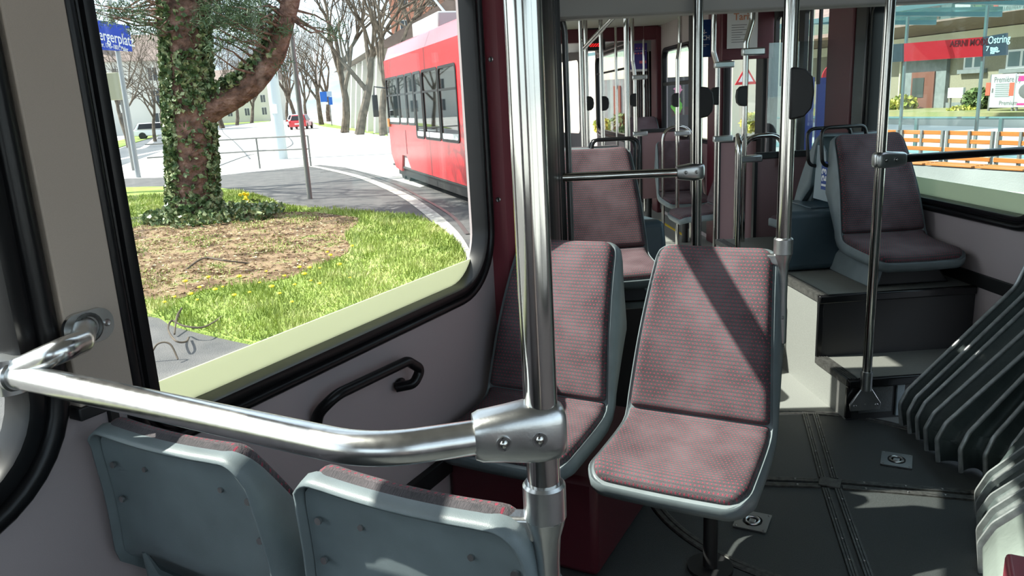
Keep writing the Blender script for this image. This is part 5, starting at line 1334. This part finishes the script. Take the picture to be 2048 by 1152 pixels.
# ================================================================== right side: stop, road, house
FY = -14.
fb = g(1880, 225); MF = Matrix.Translation((fb.x, fb.y, GZ)) @ fr(FY)
MFi = MF.inverted()
nF = MF.to_3x3() @ Vector((1, 0, 0))
def fac(px, py, x=0.):
    r = ray(px, py); base = MF @ Vector((x, 0, 0)); q = EP+r*(((base-EP).dot(nF))/r.dot(nF)); return MFi @ q   # local (x, along, height)
house = D.objects.new('house', None); COL.objects.link(house); house.matrix_world = MF; tag(house, 'long beige rendered house with a grey door surround across the road', 'building')
BEI = mat('beige_roughcast', (.25, .228, .165), .85, noise=.1, nscale=14, bump=.3, bscale=60); BEIL = mat('cream_band_wall', (.62, .57, .42), .8)
STN = mat('grey_stone_plinth', (.17, .19, .19), .7, noise=.15, nscale=4); WFR = mat('white_window_frame', (.7, .7, .68), .5); EAVE = mat('brown_eave_boards', (.20, .15, .125), .7, noise=.1, nscale=5)
eh = fac(1900, 88).z; eh2 = fac(1900, 66).z
MB().box(0, 12, -22, 95, -.5, eh2).build('wall', BEI, house, local=True)
MB().box(-.03, 0, -22, 95, eh, eh2).build('cream_frieze', BEIL, house, local=True)
q = fac(1900, 40, -2.2); 
MB().prism([(-2.2, -23, q.z), (0.2, -23, eh2), (0.2, -23, eh2+.25), (-2.2, -23, q.z+.3)], (0, 120, 0)).build('eaves', EAVE, house, local=True)
MB().prism([(-2.2, -23, q.z+.3), (6, -23, q.z+3.0), (12, -23, q.z+.3)], (0, 120, 0)).build('roof', TILE, house, local=True)
MB().box(-.12, 0, -22, 95, -.5, fac(1900, 205).z).build('plinth', STN, house, local=True)
def frect(px0, py0, px1, py1, x=0.):
    a, b = fac(px0, py0, x), fac(px1, py1, x); return min(a.y, b.y), max(a.y, b.y), min(a.z, b.z), max(a.z, b.z)
def fwin(px0, py0, px1, py1, shutter=False):
    y0, y1, z0, z1 = frect(px0, py0, px1, py1)
    f = MB().box(-.08, .05, y0, y1, z0, z1).build('window', WFR, house, local=True); mid = (y0+y1)/2
    MB().box(-.10, -.07, y0+.12, mid-.08, z0+.1, z1-.1).box(-.10, -.07, mid+.08, y1-.12, z0+.1, z1-.1).build('pane', mat('blueish_pane', (.16, .22, .23), .15), f, local=True)
    MB().box(-.25, .0, y0-.2, y1+.2, z0-.2, z0).build('sill', STN, f, local=True)
fwin(1931, 112, 1968, 137); fwin(2017, 100, 2075, 134); fwin(1738, 125, 1765, 148); fwin(1190, 78, 1160, 130); fwin(1232, 110, 1250, 128)
for k_ in range(4):
    y = 8+k_*9.; f = MB().box(-.08, .05, y+8, y+9.3, 2.4, 4.).build('window', WFR, house, local=True); MB().box(-.1, -.07, y+8.1, y+9.2, 2.5, 3.9).build('pane', WGL, f, local=True)
# door portal
y0, y1, z0, z1 = frect(1815, 118, 1892, 232)
MB().box(-.22, .0, y0, y1, -.35, z1).build('door_surround', STN, house, local=True); MB().box(-.8, 0, y0-.4, y1+.4, z1-.1, z1+.15).build('canopy_slab', STN, house, local=True)
y0, y1, z0, z1 = frect(1833, 145, 1872, 228)
dd = MB().box(-.30, -.2, y0, y1, z0, z1).build('door', mat('brown_door', (.16, .06, .04), .5), house, local=True)
ym = y0+(y1-y0)*.42; MB().box(-.33, -.29, ym, y1-.12, z0+.9, z1-.3).build('door_glass', mat('door_glass_dark', (.05, .06, .055), .2), dd, local=True)
MB().box(-1.4, -.2, y0-2, y1+2, -.5, z0).build('door_step', STN, house, local=True)
# pipe
y, _, _, _ = frect(1806, 90, 1807, 100); MB().cyl((-.1, y, 0), (-.1, y, eh), .06, 8).build('downpipe', BEIL, house, local=True)
# corner house seen through the far car windows
c0_ = S2 @ Vector((9.3, 27, 0)); tc_, Mc_ = building('house', 'bright cream corner house seen through the far car windows', c0_.x, c0_.y, -43, 13, 6, 11, mat('bright_cream_render', (.58, .54, .42), .8), 3, 5, 2, z0=4.2, storey=2.9)
def fc(px, py, x=0.):
    nn = Mc_.to_3x3() @ Vector((1, 0, 0)); r = ray(px, py); b_ = Mc_ @ Vector((x, 0, 0)); return Mc_.inverted() @ (EP+r*((b_-EP).dot(nn)/r.dot(nn)))
a, b = fc(1213, 160), fc(1258, 240)
MB().box(-.2, .02, min(a.y, b.y), max(a.y, b.y), 0, a.z).build('door_surround', STN, tc_, local=True)
a, b = fc(1235, 172), fc(1249, 238); dd = MB().box(-.26, -.19, min(a.y, b.y), max(a.y, b.y), .1, a.z).build('door', mat('brown_door', (.16, .06, .04), .5), tc_, local=True)
# road verge and bushes in front
gv = MB().box(-4.5, -.12, -22, 90, -.2, .25).build('grass_verge', nmat('dry_verge', [(.3, (.16, .19, .07)), (.7, (.28, .24, .13))], .8, .9), None, MF); tag(gv, 'dry grassy bank along the foot of the beige house', 'grass verge')
bx_ = MB().box(-9.0, -8.6, -22, 90, -.02, .30).build('kerb', mat('pale_kerb', (.5, .5, .47), .7), None, MF); struct(bx_)
bush_m = nmat('bush_leaves', [(.3, (.05, .09, .03)), (.6, (.16, .22, .08)), (.75, (.40, .42, .22))], 3, .6)
ybush = nmat('yellow_bush', [(.35, (.22, .28, .06)), (.6, (.55, .50, .10))], 3, .6); rbush = nmat('orange_bush', [(.35, (.30, .14, .05)), (.6, (.55, .25, .10))], 3, .6)
def bush(px, py0, py1, w, m, label, x=-1.4):
    c = fac(px, (py0+py1)/2, x); top = fac(px, py0, x).z; bot = fac(px, py1, x).z; R__ = random.Random(int(px)); cs = []
    yw = abs(fac(px-w/2, py1, x).y-fac(px+w/2, py1, x).y)/2
    for _ in range(900):
        d_ = Vector((R__.gauss(0, 1), R__.gauss(0, 1), R__.gauss(0, 1))).normalized()*R__.random()**.35; p = MF @ Vector((x+d_.x*.8, c.y+d_.y*yw, (top+bot)/2+d_.z*(top-bot)/2)); cs.append(tuple(p))
    o = leaves(cs, .13, 'bush', m, None, int(px)); tag(o, label, 'bush')
bush(1957, 175, 225, 44, bush_m, 'round green bush before the beige house'); bush(1806, 190, 232, 36, ybush, 'yellow flowering bush left of the brown door'); bush(1747, 190, 232, 24, rbush, 'orange tinged bush beside the left window frame edge')
bush(1925, 212, 234, 34, ybush, 'low yellow green plants on the bank before the house', -2.4)
def bush2(px, py0, py1, w, m, label, v=24):
    a, b = onv(px-w/2, py1, v), onv(px+w/2, py0, v); cs = []; R__ = random.Random(px)
    for _ in range(700):
        d_ = Vector((R__.gauss(0, 1), R__.gauss(0, 1), R__.gauss(0, 1))).normalized()*R__.random()**.35; cs.append(tuple(S2 @ Vector(((a.x+b.x)/2+d_.x*(b.x-a.x)/2, v+d_.y*.4, (a.z+b.z)/2+d_.z*(b.z-a.z)/2))))
    tag(leaves(cs, .08, 'bush', m, None, px), label, 'bush')
bush2(1243, 226, 268, 42, bush_m, 'green hedge bush seen through the far car window'); bush2(1205, 235, 268, 34, ybush, 'yellowish bush at the corner of the far car window'); bush2(1505, 228, 262, 30, ybush, 'yellow green bush under the warning sign', 15)
# grey meter cabinet
y0, y1, z0, z1 = frect(1898, 176, 1925, 212, -1.6); t = thing('notice_box', 'small white notice cabinet on grey legs near the brown door', 'cabinet', (-1.6, (y0+y1)/2, .2), MF)
MB().box(-1.65, -1.5, y0, y1, z0+.4, z1).build('cabinet', WHITE, t); 
for yy in (y0+.1, y1-.1): MB().cyl((-1.55, yy, .2), (-1.55, yy, z0+.4), .05, 8).build('leg', GREY, t)
# street posters
def poster(px0, py0, px1, py1, label, kind):
    x = -3.2; y0, y1, z0, z1 = frect(px0, py0, px1, py1, x); t = thing('poster_stand', label, 'poster', (x, (y0+y1)/2, .2), MF)
    MB().box(x-.03, x+.03, y0, y1, z0, z1).build('board', mat('poster_white', (.40, .43, .43), .5), t)
    for yy in (y0-.08, y1+.08): MB().cyl((x+.05, yy, .2), (x+.05, yy, z1), .05, 8).build('leg', GREY, t)
    MB().box(x-.04, x-.02, y1+.02, y1+.25, z1-.9, z1-.35).build('red_tab', mat('tab_red', (.75, .10, .06), .5), t)
    H_ = z1-z0; W_ = y1-y0; to = lambda oy, oz: (lambda a, b, h: (x-.035-h, oy-a, oz+b))
    if kind == 0:
        text_mb('Première (?)', .34, to(y1-.15, z1-H_*.24), depth=.003, xs=.8).build('headline', INK, t)
        for k_ in range(7): MB().box(x-.036, x-.03, y0+W_*(.2+.03*(k_ % 3)), y1-W_*.2, z1-H_*(.32+.06*k_), z1-H_*(.32+.06*k_)+.05).build('text_line', mat('pale_ink', (.2, .22, .22), .6), t)
        MB().box(x-.037, x-.03, y1-W_*.12, y1-W_*.06, z1-H_*.55, z1-H_*.42).build('small_figure', INK, t); MB().box(x-.037, x-.03, y0+W_*.06, y0+W_*.16, z1-H_*.5, z1-H_*.42).build('small_figure', INK, t)
        text_mb('Premium', .26, to(y1-W_*.4, z0+H_*.08), depth=.003).build('footline', INK, t)
    else:
        MB().box(x-.037, x-.03, y0+.1, y1-W_*.12, z1-H_*.22, z1-H_*.06).build('magenta_block', mat('magenta', (.5, .03, .18), .5), t)
        MB().ball((x-.03, y0+W_*.45, z0+H_*.48), 1, 14, (.02, W_*.38, H_*.24)).build('dark_hair_shape', INK, t)
        MB().ball((x-.045, y0+W_*.38, z0+H_*.44), 1, 14, (.02, W_*.2, H_*.15)).build('pale_shape', PAPER, t)
        MB().box(x-.037, x-.03, y0+.2, y1-W_*.15, z0+H_*.06, z0+H_*.12).build('magenta_line', mat('magenta', (.5, .03, .18), .5), t)
poster(1985, 149, 2028, 215, 'white printed poster stand on the bank before the house', 0); poster(2033, 148, 2076, 214, 'poster with a magenta block and dark shape at the right edge', 1)
# dark advertising sheet with green and pink splashes, beyond the far window
a, b = onv(1335, 155, 19), onv(1379, 262, 19); t = thing('poster_stand', 'dark poster with green and pink splashes beyond the far car window', 'poster', ((a.x+b.x)/2, 19, GZ), S2)
MB().box(a.x, b.x, 19, 19.08, b.z, a.z).build('board', mat('poster_dark', (.03, .03, .035), .4), t)
for xx in (a.x+.05, b.x-.05): MB().cyl((xx, 19.05, GZ), (xx, 19.05, b.z+.1), .03, 8).build('leg', GREY, t)
R5 = random.Random(4)
for nm, cx_, cy_, m_, w_ in (('green_splash', 1355, 212, mat('lime_green', (.10, .34, .05), .6), .16), ('pink_splash', 1355, 180, mat('soft_pink', (.55, .22, .34), .6), .11)):
    c_ = onv(cx_, cy_, 18.99); pts = [(c_.x+math.cos(k*.3927)*w_*R5.uniform(.5, 1.2), 18.985, c_.z+math.sin(k*.3927)*w_*R5.uniform(.6, 1.5)) for k in range(16)]; MB().prism(pts, (0, .01, 0)).build(nm, m_, t)
# platform with planter wall, benches, railing and canopy
bw0, bw1 = g(1700, 262, .50), g(2075, 269, .50)
bd = (bw1-bw0); bd.z = 0; byaw = math.degrees(math.atan2(bd.x, bd.y)); MBn = Matrix.Translation((bw0.x, bw0.y, 0)) @ fr(byaw-90)   # local x runs along the bench to the right, y away
MBi = MBn.inverted(); nB = MBn.to_3x3() @ Vector((0, 1, 0))
def bp(px, py, y=0.):
    r = ray(px, py); base = MBn @ Vector((0, y, 0)); return MBi @ (EP+r*((base-EP).dot(nB)/r.dot(nB)))
CONC = nmat('pale_concrete', [(.3, (.20, .20, .195)), (.7, (.31, .31, .30))], .9, .8, 6, .2)
zc = bp(1950, 330).z
pw_ = MB().box(-2, 9, -.55, .12, GZ, zc-.02).build('planter_wall', CONC, None, MBn); tag(pw_, 'pale concrete wall under the wooden benches', 'wall')
pf = MB().box(-14, 14, .0, 3.4, GZ, GZ+.25).build('floor', ROAD, None, MBn); struct(pf)
WOOD = mat('orange_oiled_wood', (.40, .14, .03), .45, noise=.18, nscale=3, stretch=(1, 14, 14))
edges = [1700, 1797, 1888, 1989, 2095]
for i in range(4):
    xa, xb = bp(edges[i], 265).x+.03, bp(edges[i+1], 265).x-.03
    t = thing('wooden_bench', ['slatted wooden bench end showing behind the slim right pole', 'slatted wooden bench beside the shaded right seat', 'slatted wooden bench in the middle of the right window', 'slatted wooden bench at the right edge of the picture'][i], 'bench', ((xa+xb)/2, 0, zc), MBn, group='wooden platform benches')
    hb_ = bp(1950, 265).z-zc
    for k_ in range(4): z = zc+hb_*(.2+.26*k_); MB().box(xa, xb, -.015+.02*k_, .01+.02*k_, z-.045, z+.03).build('back_slat', WOOD, t, bevel=.006)
    for k_ in range(4): MB().box(xa, xb, -.46+.11*k_, -.37+.11*k_, zc-.0, zc+.03).build('seat_slat', WOOD, t, bevel=.006)
    for xx in (xa+.02, (xa+xb)/2, xb-.02): MB().box(xx-.02, xx+.02, .01, .07, zc-.03, zc+hb_+.02).build('back_support', GREY, t)
rr_ = thing('railing', 'grey pipe railing behind the wooden benches', 'railing', (0, 3.3, 0), MBn)
zt_ = bp(1900, 236, 3.3).z
MB().tube([(-6, 3.3, zt_), (12, 3.3, zt_)], .03, 8).build('rail', GREY, rr_)
for px in (1833, 1952, 2002, 1745): x = bp(px, 250, 3.3).x; w_ = .07 if px in (1833, 2002) else .03; MB().box(x-w_/2, x+w_/2, 3.27, 3.33, GZ, zt_).build('post', GREY, rr_)
# fascia sign carried by the canopy
ya = 1.6
def rect_b(p0, p1, y): a, b = bp(*p0, y), bp(*p1, y); return a, b
sg = thing('stop_fascia', 'long red fascia of the stop canopy with dark lettering', 'sign', tuple(bp(1808, 122, ya)), MBn)
RDF = mat('signal_red', (.62, .012, .02), .35)
a0_, a1_, a2_, a3_ = bp(1808, 87, ya), bp(1965, 74, ya), bp(1965, 113, ya), bp(1808, 123, ya)
MB().prism([a3_, a2_, a1_, a0_], (0, .06, 0)).build('red_panel', RDF, sg)
e0 = bp(1737, 92, ya); e1 = bp(1737, 127, ya)
MB().prism([bp(1737, 127, ya), bp(1805, 123, ya), bp(1805, 87, ya), bp(1737, 92, ya)], (0, .06, 0)).build('dark_panel', mat('fascia_dark', (.05, .055, .065), .3), sg)
def tilt_text(s, size, p, q, m, name, parent, xs=1., y=ya):
    o = bp(*p, y); d_ = (bp(*q, y)-o); d_.y = 0; d_.normalize(); u_ = Vector((-d_.z, 0, d_.x))
    text_mb(s, size, lambda a, b, h: o+d_*a+u_*b+Vector((0, -.008-h, 0)), depth=.002, xs=xs, bold=.002).build(name, m, parent)
tilt_text('AERNI MODE', .17, (1900, 94), (1965, 90), mat('dark_red_print', (.10, .0, .004), .5), 'lettering', sg, .78)
sg2 = thing('stop_name_board', 'dark stop name board reading Ostring with small lines of text', 'sign', tuple(bp(1968, 112, ya)), MBn)
MB().prism([bp(1966, 113, ya), bp(2012, 110, ya), bp(2012, 66, ya), bp(1966, 74, ya)], (0, .06, 0)).build('board', mat('name_board', (.055, .06, .08), .3), sg2)
tilt_text('Ostring', .19, (1976, 88), (2006, 85), WHITE, 'stop_name', sg2, .72); tilt_text('7', .12, (1972, 102), (1985, 101), WHITE, 'line_number', sg2)
for k_ in range(4): tilt_text(['Bümpliz', 'Bahnhof', 'Zytglogge', 'Post'][k_], .045, (1981, 98+k_*3.4), (2006, 96+k_*3.4), WHITE, 'small_text', sg2)
CG = glassmat('canopy_glass', (.55, .83, .86), .2, .02, .02); TEAL = mat('teal_steel', (.08, .16, .17), .4, .3)
cn = thing('stop_canopy', 'flat glass canopy of the tram stop on teal steel beams', 'canopy', tuple(bp(1850, 60, 1.5)), MBn)
zc_ = bp(1800, 40, ya).z+.05
MB().box(-12, 12, -.2, 3.4, zc_, zc_+.02).build('glass_roof', CG, cn)
for x in (bp(1745, 60, 1.5).x, bp(1870, 60, 1.5).x, bp(2040, 20, 1.5).x): MB().hexa([(x-.04, -.2, zc_-.06), (x+.04, -.2, zc_-.06), (x+.04, 3.4, zc_-.10), (x-.04, 3.4, zc_-.10), (x-.04, -.2, zc_), (x+.04, -.2, zc_), (x+.04, 3.4, zc_), (x-.04, 3.4, zc_)]).build('beam', TEAL, cn)
MB().box(-12, 12, -.22, -.16, zc_-.05, zc_+.04).build('edge_profile', TEAL, cn)
for px in (1808, 1963): x = bp(px, 150, ya+.1).x; MB().box(x-.022, x+.022, ya+.07, ya+.12, GZ, zc_).build('column', GREY, cn)
# traffic signs seen through the far windows
b = S2 @ onv(1668, 155, 11); t = thing('no_entry_sign', 'round red no entry sign seen through the glass screen', 'sign', tuple(b), S0)
nr = Vector((.12, -1, 0)).normalized()
MB().cyl(b, b+nr*.02, .19, 28).build('disc', RDF, t); MB().bar(b+nr*.022-Vector((.13, 0, 0)), b+nr*.022+Vector((.13, 0, 0)), .02, .06).build('white_bar', WHITE, t)
MB().cyl((b.x, b.y+.05, GZ), (b.x, b.y+.05, b.z+.2), .03, 8).build('post', GREY, t)
b = S2 @ onv(1492, 152, 12); t = thing('warning_sign', 'red edged triangular warning sign seen through the far window', 'sign', tuple(b), S0)
def tri(s, y): return [b+Vector((-s, y, -s*.75)), b+Vector((s, y, -s*.75)), b+Vector((0, y, s*.95))]
MB().prism(tri(.17, 0), (0, .02, 0)).build('red_triangle', RDF, t); MB().prism(tri(.115, -.004), (0, .02, 0)).build('white_field', WHITE, t)
MB().cyl((b.x, b.y+.05, GZ), (b.x, b.y+.05, b.z), .03, 8).build('post', GREY, t)
# blue flag-like banner columns behind the doors
for px, l in ((1612, 'tall dark blue panel seen through the door glass'), (1648, 'second blue panel further right behind the door glass')):
    b = S2 @ onv(px, 230, 9.5); o_ = MB().box(b.x-.09, b.x+.09, b.y, b.y+.05, GZ, b.z+.45).build('info_column', mat('deep_blue', (.015, .04, .22), .4), None, S0); tag(o_, l, 'panel')
